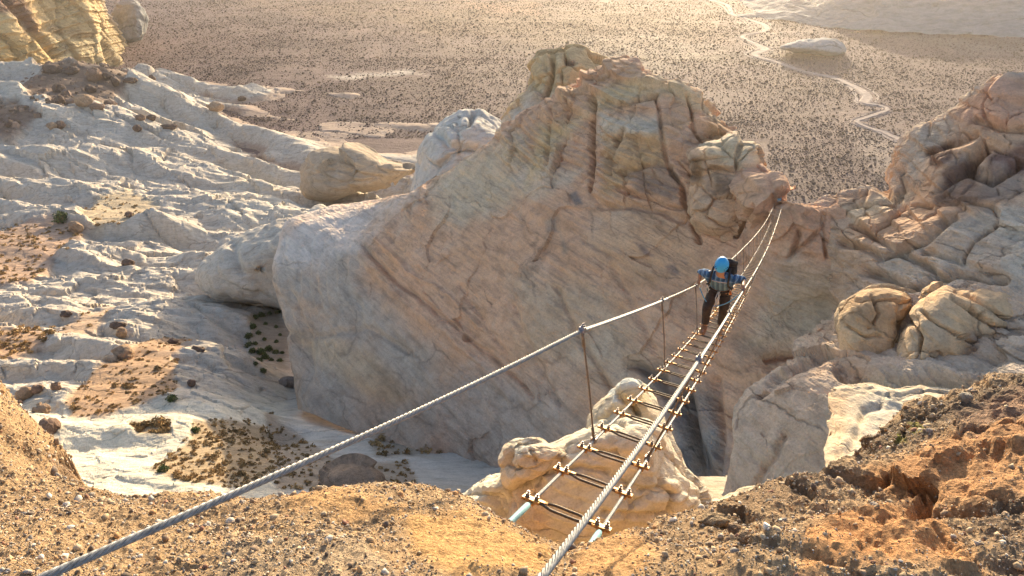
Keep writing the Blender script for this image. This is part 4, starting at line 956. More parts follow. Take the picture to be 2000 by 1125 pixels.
def frame(t):                                 # local x = across, y = along the bridge, z = up out of the deck
    d = foot(np.array(t + .05), 0) - foot(np.array(t - .05), 0); d /= np.linalg.norm(d)
    x = BL + np.array([0, 0, -0.06]); x /= np.linalg.norm(x); zz = np.cross(x, d); zz /= np.linalg.norm(zz); yy = np.cross(zz, x)
    return Matrix(((x[0], yy[0], zz[0]), (x[1], yy[1], zz[1]), (x[2], yy[2], zz[2])))
R0 = rod.build('rung', M_REBAR); C0 = cl.build('clamp', M_RUST, None, False); B0 = bo.build('bolt', M_BOLT, None, False)
C0.data.transform(Matrix.Translation((0, 0, 0)))
for me in (C0.data,): me.update()
first = True
rj = random.Random(3)
for i in range(0, 99):
    t_ = i * STEP
    r = R0 if first else R0.copy()
    if not first: COL.objects.link(r)
    r.parent = br
    q = foot(np.array(t_), 0) + np.array([0, 0, 0.016]); m = frame(t_) @ Matrix.Rotation(rj.uniform(-.05, .05), 3, 'Z') @ Matrix.Rotation(rj.uniform(-.02, .02), 3, 'Y')
    r.location = Vector(q) - br.location; r.rotation_euler = m.to_euler()
    if i < 32:
        for s in (-1, 1):
            c_ = C0 if first and s < 0 else C0.copy()
            b_ = B0 if first and s < 0 else B0.copy()
            for o in (c_, b_):
                if o is not C0 and o is not B0: COL.objects.link(o)
                o.parent = r; o.location = (s * HALF, 0, 0.004)
                if s > 0: o.rotation_euler = (0, 0, math.pi)
                else: o.rotation_euler = (0, 0, 0)
    first = False
# hangers
for k in range(16):
    t_ = 1.2 + 3.03 * k
    for s in (-1, 1):
        a, b = rail(np.array([t_]), s)[0], foot(np.array(t_ + 0.03), s)
        mb = MB(); mid = a * .5 + b * .5 + np.array([0.006, 0, 0])
        mb.tube(resample(np.array([a, mid, b]), 0.02 if k < 3 else 0.3), 0.0065, 8)
        d = (b - a) / np.linalg.norm(b - a)
        mb.tube([a + d * .01, a + d * .13], 0.0105, 8); mb.tube([b - d * .12, b - d * .01], 0.0105, 8)
        h = part(mb, 'hanger', M_HANG, br)
        for q, along in ((a, rail(np.array([t_ + .1]), s)[0] - rail(np.array([t_ - .0]), s)[0]), (b, foot(np.array(t_ + .1), s) - foot(np.array(t_), s))):
            al = along / np.linalg.norm(along); sd = np.cross(al, BZ); sd /= np.linalg.norm(sd); u3 = np.cross(sd, al)
            mb = MB(); mb.box(q + u3 * .004, (al, sd, u3), (.030, .019, .019))
            for e in (-1, 1):
                mb.tube([q + al * .016 * e + u3 * .022, q + al * .016 * e + u3 * .036], .0115, 6); mb.tube([q + al * .016 * e + u3 * .036, q + al * .016 * e + u3 * .05], .0055, 6)
            part(mb, 'cable_clamp', M_BOLT, h, False)
        if k > 11: break
# landing plate and pins at the far anchor
q = foot(np.array(TEND - 0.4), 0)
mb = MB(); mb.box(q + np.array([0.1, 1.0, 0.95]), (BL, BH, BZ), (0.42, 0.25, 0.12)); part(mb, 'anchor_block', M_SLEEVE, br, False)

# ---------------------------------------------------------------- the climber
SKIN = plain('tanned_skin', (0.30, 0.165, 0.105), 0.5, 0, 0.12, 60)
def skin(name, verts, edges, radii, mat, sub=2, root=0, parent=None):
    me = bpy.data.meshes.new(name); me.from_pydata([tuple(v) for v in verts], edges, [])
    o = bpy.data.objects.new(name, me); COL.objects.link(o)
    o.modifiers.new('s', 'SKIN'); sd = o.modifiers.new('b', 'SUBSURF'); sd.levels = sub; sd.render_levels = sub
    for k, sv in enumerate(me.skin_vertices[0].data):
        rr = radii[k]; sv.radius = rr if isinstance(rr, tuple) else (rr, rr); sv.use_root = (k == root)
    bpy.context.view_layer.update()
    dg = bpy.context.evaluated_depsgraph_get(); nm = bpy.data.meshes.new_from_object(o.evaluated_get(dg))
    o.modifiers.clear(); o.data = nm; nm.materials.clear(); nm.materials.append(mat)
    nm.polygons.foreach_set('use_smooth', np.ones(len(nm.polygons), bool))
    o.parent = parent; return o
T0 = 7.46
PO = foot(np.array(T0), 0) + np.array([0, 0, 0.03])
man = empty('person', tuple(PO), 'climber in blue helmet, blue plaid shirt and dark trousers crossing the ladder bridge', 'person')
ax = np.stack([BL, -BH, BZ], 1)               # local x = picture right, y = towards the viewer, z = up
man.rotation_euler = Matrix([list(r) for r in np.stack([BL, -BH, BZ], 1)]).to_euler()
# local frame is left-handed for a facing direction only in name: x = BL, y = -BH would mirror, so use a proper rotation below
xm, ym = -BL, -BH                             # proper right-handed frame: x = climber's right... seen from the front
man.rotation_euler = Matrix([list(r) for r in np.stack([np.cross(-BH, BZ), -BH, BZ], 1)]).to_euler()
SX = 1.0 if np.dot(np.cross(-BH, BZ), BL) > 0 else -1.0
def J(x, y, z): return (SX * x, y, z)         # x given as picture right
def loc2(p):                                  # world -> climber's frame, as J-coordinates
    d = np.asarray(p) - PO; return (float(d @ BL), float(d @ -BH), float(d[2]))
handL = loc2(rail(np.array([7.55]), -1)[0]); handR = loc2(rail(np.array([7.28]), 1)[0])
V, E, R = [], [], []
def jn(p, r, parent=None):
    V.append(J(*p)); R.append(r)
    if parent is not None: E.append((parent, len(V) - 1))
    return len(V) - 1
pel = jn((0, -.33, .69), (.140, .105)); wai = jn((0, -.24, .82), (.13, .095), pel); che = jn((0, -.06, .99), (.165, .115), wai)
nkb = jn((0, .07, 1.12), (.09, .08), che); nk = jn((0, .12, 1.20), .056, nkb); hd1 = jn((0, .165, 1.275), (.066, .078), nk); hd2 = jn((0, .185, 1.365), (.076, .09), hd1); hd3 = jn((0, .18, 1.43), (.055, .065), hd2)
ARM = {}
for sg, hand in ((-1, handL), (1, handR)):
    sh = jn((sg * .19, .035, 1.085), .064, che)
    hx, hy, hz = hand
    el = (sg * .335, -.20, .985)
    e = jn(el, .043, sh)
    wr = (hx - sg * .012, hy - .035, hz + .065); w_ = jn(wr, (.029, .025), e)
    pa = jn((hx - sg * .006, hy - .005, hz + .030), (.040, .022), w_)
    ARM[sg] = ((sg * .19, .035, 1.085), el, wr)
    for k, dx in enumerate((-.03, -.01, .01, .03)):
        L = (.030, .036, .034, .028)[k]
        a = jn((hx + sg * .018, hy + dx * .8 + .008, hz + .022), .0095, pa)
        b = jn((hx + sg * .027, hy + dx + .008, hz - .006), .009, a)
        jn((hx + sg * .016, hy + dx + .008, hz - .010 - L * .4), .008, b)
    a = jn((hx - sg * .022, hy - .03, hz + .018), .011, pa); jn((hx - sg * .02, hy - .01, hz - .012), .009, a)
LEG = {}
for sg, kn, an, toe in ((-1, (-.13, -.03, .43), (-.115, -.01, .09), (-.125, .15, .035)), (1, (.125, -.20, .37), (.105, -.30, -.02), (.115, -.13, -.07))):
    hp = jn((sg * .09, -.33, .64), .09, pel); k = jn(kn, .058, hp); a = jn(an, .042, k); jn(toe, (.035, .028), a)
    LEG[sg] = ((sg * .09, -.33, .64), kn, an, toe)
body = skin('body', V, E, R, SKIN, 2, 0, man)
# face: nose, ears, sunglasses, beard, helmet ; head tilts down towards the rungs
HC = np.array(J(0, .182, 1.36))
fwd = np.array([0, math.cos(rad(-42)), math.sin(rad(-42))]); hup = np.array([0, math.sin(rad(42)), math.cos(rad(42))]); hrt = np.array([1.0, 0, 0])
def HP(x, y, z): return HC + x * hrt + y * fwd + z * hup
def ell(mb, c, rx, ry, rz, n=24, m=14, zmin=-1.0, zmax=1.0, f=None):
    a0, a1 = math.acos(min(1, zmax)), math.acos(max(-1, zmin)); ph = np.linspace(a0 + 1e-3, a1 - 1e-3, m); th = np.linspace(0, 2 * np.pi, n, endpoint=False)
    q = np.stack([rx * np.sin(ph)[:, None] * np.cos(th), ry * np.sin(ph)[:, None] * np.sin(th), rz * np.cos(ph)[:, None] + 0 * th], -1)
    W = np.array([HP(*v) for v in (q + np.asarray(c)).reshape(-1, 3)])
    mb.add(W, grid_faces(m, n, True), [np.arange(n), (m - 1) * n + np.arange(n)[::-1]])
mb = MB(); ell(mb, (0, .012, -.02), .073, .092, .105); ell(mb, (0, .104, -.022), .015, .020, .026, 10, 8); ell(mb, (.073, -.005, -.02), .012, .022, .032, 8, 6); ell(mb, (-.073, -.005, -.02), .012, .022, .032, 8, 6)
o = mb.build('face', SKIN, man)
mb = MB(); ell(mb, (0, .022, -.078), .066, .078, .052, 20, 10, -1, 0.35); mb.build('beard', plain('dark_beard', (0.10, 0.055, 0.03), 0.8, 0, .3, 200), man)
mb = MB(); ell(mb, (0, .098, -.074), .024, .010, .007, 10, 6); mb.build('mouth', plain('lips', (0.30, 0.12, 0.09), 0.5, 0, .1), man)
for sg in (-1, 1):
    mb = MB(); ell(mb, (sg * .031, .094, .0), .013, .008, .009, 10, 6); mb.build('eye', plain('eye_white', (0.5, 0.46, 0.42), 0.3), man)
mb = MB()
for sg in (-1, 1):
    ell(mb, (sg * .034, .101, .002), .031, .010, .020, 14, 8); mb.tube([HP(sg * .062, .09, .008), HP(sg * .078, .03, .006), HP(sg * .077, -.02, .0)], .0035, 6)
mb.build('sunglasses', plain('amber_lens', (0.10, 0.045, 0.02), 0.12, 0, .1), man)
M_HEL = plain('blue_shell', (0.035, 0.30, 0.62), 0.3, 0, .06, 8); M_DK = plain('black_fabric', (0.022, 0.022, 0.026), 0.75, 0, .3, 120, .002)
mb = MB(); ell(mb, (0, 0, .018), 0.099, .126, .114, 40, 18, -0.16, 1)
hl = mb.build('helmet', M_HEL, man)
mb = MB(); th = np.linspace(0, 2 * np.pi, 49)
mb.tube([HP(.100 * math.cos(a), .1275 * math.sin(a), .0) for a in th], .006, 8); hr = mb.build('rim', M_HEL, hl)
mb = MB()
for a, e in ((0.35, .28), (0.62, .33), (0.9, .30), (-.35 + math.pi, .28), (math.pi - .62, .33), (math.pi - .9, .30)):
    c_ = (.0995 * math.cos(a) * math.cos(e), .1265 * math.sin(a) * math.cos(e), .018 + .1145 * math.sin(e)); ell(mb, c_, .009, .009, .008, 10, 6)
mb.build('vent', M_DK, hl)
mb = MB()
for sg in (-1, 1): mb.tube([HP(sg * .09, .03, -.0), HP(sg * .076, .035, -.06), HP(sg * .03, .05, -.125), HP(0, .055, -.13)], .006, 6)
mb.build('chin_strap', M_DK, hl)
# plaid shirt with rolled sleeves
t = NT('blue_plaid'); v = t.pos()
sp = t.n('ShaderNodeSeparateXYZ'); t.l(v, sp.inputs[0])
def bands(coord, period, duty):
    w_ = t.math('FRACT', t.math('MULTIPLY', coord, 1.0 / period)); return t.math('LESS_THAN', w_, duty)
cx_, cz_ = sp.outputs[0], t.math('ADD', sp.outputs[2], t.math('MULTIPLY', sp.outputs[1], 0.55))
c_ = t.mix((0.06, 0.17, 0.33), (0.025, 0.07, 0.16), bands(cx_, .075, .45)); c_ = t.mix(c_, (0.03, 0.065, 0.125), t.math('MULTIPLY', bands(cz_, .075, .45), 0.6))
c_ = t.mix(c_, (0.42, 0.46, 0.48), t.math('MULTIPLY', bands(t.math('ADD', cx_, .02), .075, .11), 0.35)); c_ = t.mix(c_, (0.42, 0.46, 0.48), t.math('MULTIPLY', bands(t.math('ADD', cz_, .02), .075, .11), 0.35))
M_SH = t.out(c_, t.noise(v, 25, 4, .6), 0.012)
V, E, R = [], [], []
p0 = jn((0, -.30, .735), (.188, .138)); p1 = jn((0, -.235, .83), (.192, .138), p0); p2 = jn((0, -.06, .99), (.222, .148), p1); p3 = jn((0, .06, 1.105), (.125, .098), p2); jn((0, .115, 1.155), (.070, .064), p3)
for sg in (-1, 1):
    sh, el, wr = (np.array(q) for q in ARM[sg])
    a = jn((sg * .195, .035, 1.085), .088, p2); b = jn(tuple(sh * .45 + el * .55), .074, a); c_ = jn(tuple(el + (wr - el) * .10), .068, b); jn(tuple(el + (wr - el) * .28), .062, c_)
skin('shirt', V, E, R, M_SH, 2, 0, man)
M_TR = plain('dark_trousers', (0.040, 0.032, 0.029), 0.85, 0, .35, 14, .006)
V, E, R = [], [], []
p0 = jn((0, -.33, .69), (.172, .130)); jn((0, -.28, .78), (.165, .120), p0)
for sg in (-1, 1):
    hp, kn, an, toe = LEG[sg]
    h = jn((hp[0], hp[1], hp[2] - .02),   .110, p0); m_ = jn(tuple(np.array(hp) * .5 + np.array(kn) * .5), .098, h); k = jn(kn, .083, m_); m2 = jn(tuple(np.array(kn) * .5 + np.array(an) * .5 + np.array([0, -.015, 0])), .070, k); jn((an[0], an[1], an[2] + .03), .062, m2)
skin('trousers', V, E, R, M_TR, 2, 0, man)
M_BO = plain('brown_boot', (0.20, 0.105, 0.055), 0.7, 0, .3, 50, .003)
for sg in (-1, 1):
    hp, kn, an, toe = (np.array(q) for q in LEG[sg]); V, E, R = [], [], []
    a = jn(tuple(an + (0, 0, .05)), .056, None); b = jn(tuple(an + (0, 0, -.03)), (.052, .055), a); c_ = jn(tuple(an * .45 + toe * .55 + np.array([0, 0, -.012])), (.052, .042), b); jn(tuple(toe + (0, .02, -.008)), (.045, .034), c_); jn(tuple(an + (0, -.06, -.055)), (.043, .036), b)
    skin('boot', V, E, R, M_BO, 2, 0, man)
# harness
M_WEB = plain('black_webbing', (0.03, 0.028, 0.03), 0.8, 0, .2, 100)
mb = MB(); th = np.linspace(0, 2 * np.pi, 41)
mb.tube([J(.184 * math.cos(a), -.305 + .138 * math.sin(a), .735 - .05 * math.sin(a)) for a in th], (.016), 8)
for sg in (-1, 1):
    mb.tube([J(sg * .09 + .108 * math.cos(a), -.31 + .112 * math.sin(a), .60 + .035 * math.cos(a) * sg) for a in th], .011, 8)
hs = mb.build('harness', M_WEB, man)
M_STEEL = plain('bright_steel', (0.62, 0.60, 0.56), 0.3, 0.8, .1, 60); M_ORG = plain('orange_tape', (0.42, 0.15, 0.05), 0.6, 0, .1)
def ring(mb, c, a, b, rx, rz, r=.005):
    mb.tube([np.array(c) + rx * math.cos(q) * np.array(a) + rz * math.sin(q) * np.array(b) for q in np.linspace(0, 2 * np.pi, 25)], r, 6)
mb = MB()
for x, z, y in ((.165, .69, -.23), (.175, .66, -.28), (-.165, .69, -.23), (-.16, .64, -.21), (.02, .66, -.165)):
    ring(mb, J(x, y, z), (0.5, .8, 0), (0, 0, 1), .022, .045)
mb.build('carabiner', M_STEEL, hs)
mb = MB(); mb.tube([J(.17, -.20, .73), J(.185, -.19, .67)], .02, 8); mb.build('gear_tape', M_ORG, hs)
# lanyard: blue ropes from the harness to both hand cables, with a hanging carabiner
ly = empty('safety_lanyard', tuple(PO), 'blue rope lanyard looped from the climber\'s harness to both hand cables', 'lanyard')
ly.rotation_euler = man.rotation_euler
M_ROPE = plain('blue_rope', (0.10, 0.27, 0.46), 0.7, 0, .25, 150); M_TAIL = plain('grey_sling', (0.42, 0.42, 0.42), 0.75, 0, .2, 120)
kn_ = np.array((.0, -.08, .47))
for sg, hnd in ((-1, (handL[0] + .045, handL[1] + .05, handL[2] - .03)), (1, (handR[0] - .03, handR[1] + .0, handR[2] - .05))):
    h = np.array(hnd); tt = np.linspace(0, 1, 24)[:, None]; p = kn_ * (1 - tt) + h * tt; p[:, 2] -= .10 * np.sin(np.pi * tt[:, 0]) * (1 if sg < 0 else .5)
    mb = MB(); mb.tube([J(*q) for q in p], .0085, 8); mb.build('rope', M_ROPE, ly)
    mb = MB(); ring(mb, J(h[0] - .01 * sg, h[1], h[2] + .03), (1, 0, 0), (0, .3, 1), .022, .05, .006); mb.build('carabiner', M_STEEL, ly)
mb = MB(); mb.tube([J(.0, -.165, .70), J(.02, -.12, .60), J(.005, -.08, .49)], .014, 8); mb.tube([J(-.01, -.165, .70), J(-.03, -.12, .59), J(-.005, -.08, .49)], .009, 8); mb.build('sling', M_TAIL, ly)
mb = MB(); ring(mb, J(.0, -.07, .415), (1, 0, 0), (0, 0, 1), .024, .05, .007); ring(mb, J(.01, -.065, .34), (.6, .6, 0), (0, 0, 1), .022, .048, .007); mb.build('carabiner', plain('brass_steel', (0.62, 0.50, 0.30), 0.35, 0.7, .1), ly)
# backpack
bpk = empty('backpack', tuple(PO), 'black backpack on the climber\'s shoulders', 'backpack'); bpk.rotation_euler = man.rotation_euler
V, E, R = [], [], []
a = jn((.06, -.42, .87), (.14, .09)); b = jn((.065, -.33, 1.02), (.16, .12), a); c_ = jn((.075, -.20, 1.16), (.155, .115), b); jn((.085, -.10, 1.25), (.12, .085), c_)
skin('pack_body', V, E, R, M_DK, 2, 0, bpk)
mb = MB(); mb.tube([J(-.03, -.13, 1.27), J(.08, -.08, 1.30), J(.19, -.13, 1.26)], (.05, .062, .05), 12); mb.build('pack_lid', M_DK, bpk)
for sg in (-1, 1):
    mb = MB(); pts = [(sg * .11, -.12, 1.17), (sg * .125, .02, 1.215), (sg * .135, .135, 1.11), (sg * .14, .115, .99), (sg * .185, .02, .90), (sg * .18, -.16, .85)]
    mb.tube(cubic([J(*q) for q in pts], np.linspace(0, 5, 40)), .016, 8); mb.build('shoulder_strap', M_WEB, bpk)
mb = MB(); mb.tube([J(-.14, .13, 1.04), J(0, .135, 1.03), J(.14, .13, 1.04)], .006, 6); mb.build('chest_strap', M_TAIL, bpk)
# ---------------------------------------------------------------- boulders
m_bou = {}
def bmat(colr):
    k = tuple(colr)
    if k not in m_bou:
        t = NT('boulder_stone'); v = t.pos(); n = t.noise(v, 1.2, 8, .7, .4); n2 = t.noise(v, 6, 6, .7)
        c_ = t.ramp(n, [(0.28, tuple(x * .55 for x in k)), (0.5, k), (0.75, tuple(min(1, x * 1.35) for x in k))])
        c_ = t.mix(c_, t.ramp(n2, [(0.3, .6), (.5, 1.0), (.75, 1.3)]), None, 'MULTIPLY', .7)
        m_bou[k] = t.out(c_, t.math('ADD', n, t.math('MULTIPLY', n2, .3)), .25)
    return m_bou[k]
def ico(sub):
    bm = bmesh.new(); bmesh.ops.create_icosphere(bm, subdivisions=sub, radius=1.0)
    V = np.array([v.co[:] for v in bm.verts]); Fc = np.array([[v.index for v in f.verts] for f in bm.faces]); bm.free(); return V, Fc
ICO4, ICO4F = ico(5)
def boulder(surf, px, py, wpx, hpx, colr, label, sink=0.25, seed=0, angular=0.5):
    p, d = on(surf, px, py + hpx * 0.40)
    rx = wpx * d / F / 2; rz = hpx * d / F / 2 * 1.12
    r_ = np.random.RandomState(seed + int(px * 7 + py))
    V = ICO4.copy(); sd = r_.uniform(-50, 50, 3)
    e, h = blocks(V * 1.0 + sd, 1.1, (1, 1, 1), 0.2)
    V = V * (1 + 0.22 * fbm(V * 0.8 + sd, 3) + angular * 0.55 * h + 0.06 * fbm(V * 3 + sd, 4) + 0.02 * fbm(V * 9 + sd, 3))[:, None]
    V = V / np.abs(V).max(0)
    V = V * np.array([rx, (rx + rz) * .5 * r_.uniform(.85, 1.1), rz])
    ctr = p + np.array([0, 0, rz * (1 - 2 * sink)])
    V[:, 2] += rz
    o = mesh_obj('boulder', V, ICO4F, bmat(colr)); o.location = ctr - np.array([0, 0, rz])
    return tag(o, label, 'boulder')
TB, DB, RB = (0.31, 0.21, 0.135), (0.125, 0.085, 0.065), (0.21, 0.135, 0.095)
for a in [
 ('slick', 690, 928, 130, 74, (0.27, 0.185, 0.125), 'largest brown boulder, angular, just over the near gravel edge', .2),
 ('slick', 748, 944, 42, 34, (0.17, 0.115, 0.085), 'dark brown chunk leaning at the right end of the largest angular boulder', .2),
 ('slick', 648, 755, 36, 22, (0.30, 0.20, 0.15), 'lone reddish boulder on the bare pale canyon floor', .15),
 ('slick', 565, 742, 44, 22, (0.26, 0.20, 0.16), 'low dark boulder below the shrub hollow, against the pale wall', .25),
 ('slick', 815, 826, 66, 46, (0.25, 0.185, 0.14), 'brown cracked boulder at the foot of the big tan cliff', .2),
 ('slick', 52, 765, 38, 28, TB, 'tan boulder, upper left one of the pair left of the gravel hump', .2),
 ('slick', 76, 756, 22, 18, RB, 'small brown boulder touching the right side of the tan pair', .2),
 ('slick', 84, 795, 36, 24, TB, 'tan boulder between the paired boulders and the gravel hump', .2),
 ('slick', 97, 828, 38, 36, RB, 'rounded brown boulder half hidden by the near gravel hump', .2),
 ('slick', 113, 752, 20, 20, RB, 'upright brown boulder at the lower edge of the sand patch', .2),
 ('slick', 36, 785, 18, 14, RB, 'small boulder at the far left under the tan pair', .2),
 ('slick', 246, 687, 50, 30, TB, 'long tan boulder lying at the top of the sand patch', .2),
 ('slick', 216, 696, 32, 16, (0.38, 0.28, 0.19), 'flat pale boulder left of the long tan boulder', .25),
 ('slick', 239, 648, 24, 20, TB, 'round tan boulder on white rock below a dark ledge of stones', .15),
 ('slick', 232, 634, 34, 14, DB, 'dark flat stone just above the round tan boulder', .25),
 ('slick', 376, 748, 18, 15, RB, 'small brown boulder casting a shadow on bare white rock', .15),
 ('slick', 340, 665, 24, 12, DB, 'dark flat boulder at the upper right end of the sand patch', .25),
 ('slick', 385, 680, 34, 14, DB, 'dark flat boulder on the white rock right of the sand patch', .3),
 ('slick', 130, 610, 26, 12, DB, 'brown flat stone on the shelf above the bare sand strip', .25),
 ('slick', 150, 443, 27, 24, TB, 'round tan boulder beside the green bush on the red sand flat', .12),
 ('slick', 252, 418, 14, 12, RB, 'small boulder on the rock bench right of the hummock', .15),
 ('slick', 250, 508, 26, 16, DB, 'dark stone in the notch of the white rock bench', .25),
 ('slick', 166, 195, 36, 24, TB, 'biggest tan boulder on the dark talus below the yellow cliff', .15),
 ('slick', 218, 203, 25, 15, RB, 'brown boulder right of the biggest talus boulder', .2),
 ('slick', 188, 208, 34, 16, RB, 'long brown boulder at the foot of the biggest talus boulder', .25),
 ('slick', 119, 195, 20, 20, DB, 'dark boulder left of the biggest talus boulder', .2),
 ('slick', 187, 144, 30, 26, RB, 'high round boulder on the crest of the talus', .15),
 ('slick', 212, 148, 20, 15, DB, 'dark boulder right of the crest boulder', .2),
 ('slick', 228, 159, 16, 20, DB, 'tall dark boulder standing at the edge of the white rock', .15),
 ('slick', 178, 171, 26, 16, DB, 'dark boulder below the crest boulder', .2),
 ('slick', 116, 172, 26, 20, DB, 'dark boulder in the middle of the talus', .2),
 ('slick', 104, 132, 40, 18, DB, 'dark ledge boulder at the top left of the talus', .2),
 ('slick', 140, 138, 34, 16, DB, 'dark boulder on the skyline of the talus', .2),
 ('slick', 256, 155, 30, 10, DB, 'flat dark slab right of the tall talus boulder', .25),
 ('slick', 298, 153, 14, 14, DB, 'lone small boulder at the right end of the white crest', .15),
 ('slick', 101, 245, 20, 15, TB, 'tan boulder, left of two close together on the white bench', .2),
 ('slick', 120, 243, 18, 17, RB, 'brown boulder, right of two close together on the white bench', .2),
 ('slick', 274, 229, 26, 12, RB, 'flat brown boulder, left of two on the upper white slope', .2),
 ('slick', 297, 229, 20, 13, DB, 'dark boulder, right of two on the upper white slope', .2),
 ('slick', 270, 250, 18, 13, DB, 'dark boulder alone under the two on the upper white slope', .2),
 ('slick', 330, 246, 40, 10, DB, 'row of dark slab rock on the brink of the white slope', .3),
 ('slick', 22, 241, 20, 14, DB, 'dark boulder at the far left below the red talus', .2),
 ('slick', 422, 207, 34, 22, TB, 'tan boulder on the brown slope where white rock meets the plain', .15),
 ('slick', 472, 193, 18, 9, DB, 'small dark slab on the brown slope beside the plain', .2),
 ('ledge', 1396, 1010, 66, 26, (0.30, 0.215, 0.13), 'flat gravelly slab lying at the near edge right of the ladder', .25),
 ('ledge', 1436, 1030, 30, 18, (0.24, 0.16, 0.10), 'small block below the flat slab on the near ledge', .25),
 ('ledge', 1460, 1048, 36, 24, (0.28, 0.19, 0.115), 'lowest block of the broken stones on the near ledge', .3),
 ('ledge', 1884, 773, 26, 18, (0.36, 0.31, 0.24), 'single grey stone perched on the skyline of the right ledge', .15),
]:
    boulder(*a[:5], a[5], a[6], a[7])
o = lump('boulder', [(588, 338), (594, 312), (635, 292), (690, 288), (728, 300), (760, 318), (800, 320), (812, 334), (780, 350), (742, 364), (700, 376), (645, 382), (604, 374)], 268, 15, (0.40, 0.30, 0.205), m_slick,
   (), [([(610, 340), (660, 330), (740, 345)], 4, 0.8), ([(600, 360), (680, 352), (730, 350)], 3, 0.6)], 0.6, dict(lum=(1.6, 16), fine=(0.4, 3), blk=(16, .22, .3), strata=(0.9, 3.2, (0.35, 0, 1))), res=(200, 110))
tag(o, 'huge rounded tan boulder with curved layers beside the white dome', 'boulder')

# ---------------------------------------------------------------- vegetation
def scrub_mesh(name, pts, size, colr, mat, leafy=0, seed=1):
    r_ = np.random.RandomState(seed); n = len(pts)
    if leafy:                                 # loose tuft: many small leaf faces through a dome
        k = leafy
        u_ = r_.normal(size=(n, k, 3)); u_ /= np.linalg.norm(u_, axis=-1, keepdims=True); u_[..., 2] = np.abs(u_[..., 2])
        c_ = u_ * (r_.uniform(.35, 1, (n, k, 1)) ** .6) * np.array([1, 1, .8]) * size[:, None, None] * 0.5
        a_ = r_.normal(size=(n, k, 3, 3)) * size[:, None, None, None] * 0.13
        V = pts[:, None, None] + c_[:, :, None] + a_; Fc = np.arange(n * k * 3).reshape(-1, 3)
        cc = np.repeat((np.asarray(colr)[None] * r_.uniform(.6, 1.4, (n, 1)))[:, None] * r_.uniform(.75, 1.3, (n, k, 1)), 3, 1)
        return mesh_obj(name, V, Fc, mat, smooth=False, col=cc.reshape(-1, 3))
    th = np.linspace(0, 2 * np.pi, 6, endpoint=False)
    ph = r_.uniform(0, 6.28, (n, 1)); j1 = r_.uniform(.7, 1.15, (n, 6)); j2 = r_.uniform(.55, 1.1, (n, 6))
    b = np.stack([np.cos(th + ph) * j1, np.sin(th + ph) * j1, np.full((n, 6), -.15)], -1)
    m_ = np.stack([np.cos(th + ph + .3) * .8 * j2, np.sin(th + ph + .3) * .8 * j2, r_.uniform(.45, .85, (n, 6))], -1)
    t_ = np.stack([r_.uniform(-.2, .2, n), r_.uniform(-.2, .2, n), r_.uniform(.75, 1.1, n)], -1)[:, None]
    V = pts[:, None] + np.concatenate([b, m_, t_], 1) * size[:, None, None] * 0.5
    i = np.arange(6); j = (i + 1) % 6
    q = np.stack([i, j, 6 + j, 6 + i], 1); tr = np.stack([6 + i, 6 + j, np.full(6, 12)], 1)
    o_ = (np.arange(n) * 13)[:, None, None]
    cc = np.repeat((np.asarray(colr)[None] * r_.uniform(.6, 1.45, (n, 1)))[:, None], 13, 1)
    return mesh_obj(name, V, [(q[None] + o_).reshape(-1, 4), (tr[None] + o_).reshape(-1, 3)], mat, smooth=False, col=cc.reshape(-1, 3))
t = NT('scrub_leaf'); M_SCRUB = t.out(t.attr())
r_ = np.random.RandomState(5)
# the plain: jittered rows of low brush, thinning with distance
pts = []
def brush(y0, y1, step, keep):
    ys = np.arange(y0, y1, step); 
    for y in ys:
        x0, x1 = -0.82 * y - 20, 0.86 * y + 20
        x = np.arange(x0, x1, step); x = x + r_.uniform(-.48, .48, len(x)) * step; yy = y + r_.uniform(-.5, .5, len(x)) * step
        q = np.stack([x, yy, 0 * x], -1); dn_ = fbm(q * 0.02, 3) + 0.25 * fbm(q * 0.006 + 9, 2)
        pr = keep * np.clip(0.9 + 1.3 * dn_, 0.1, 1.3)
        k = r_.uniform(size=len(x)) < pr; pts.append(np.stack([x[k], yy[k]], 1))
brush(225, 420, 1.2, .78); brush(420, 600, 1.5, .76); brush(600, 780, 1.9, .74); brush(780, 960, 2.4, .72)
pts = np.concatenate(pts)
dW = np.full(len(pts), 1e9)
for k in range(0, 420, 3): dW = np.minimum(dW, np.hypot(pts[:, 0] - W[k, 0], pts[:, 1] - W[k, 1]) - W[k, 2])
pts = pts[dW > 0.8]
gx, gy, gd = proj(np.stack([pts[:, 0], pts[:, 1], np.full(len(pts), -120.0)], -1))
bare = pmask(gx, gy, [(480, 150), (560, 130), (840, 138), (850, 152), (600, 160)], 4) * 0.7
vis = (gx > -80) & (gx < 2080) & (gy < 460) & (gy > -25) & ~((gy > 270) & (gx < 1500)) & (r_.uniform(size=len(pts)) > bare)
pts = pts[vis]
z = valley_z(pts[:, 0], pts[:, 1]); q = np.concatenate([pts, z[:, None]], 1)
size = r_.gamma(3.2, .20, len(q)) * np.interp(q[:, 1], [230, 500, 1000], [0.95, 1.15, 1.5])
print('scrub', len(q))
struct(scrub_mesh('desert_scrub', q, size, (0.090, 0.061, 0.055), M_SCRUB, 0, 3), kind='stuff')
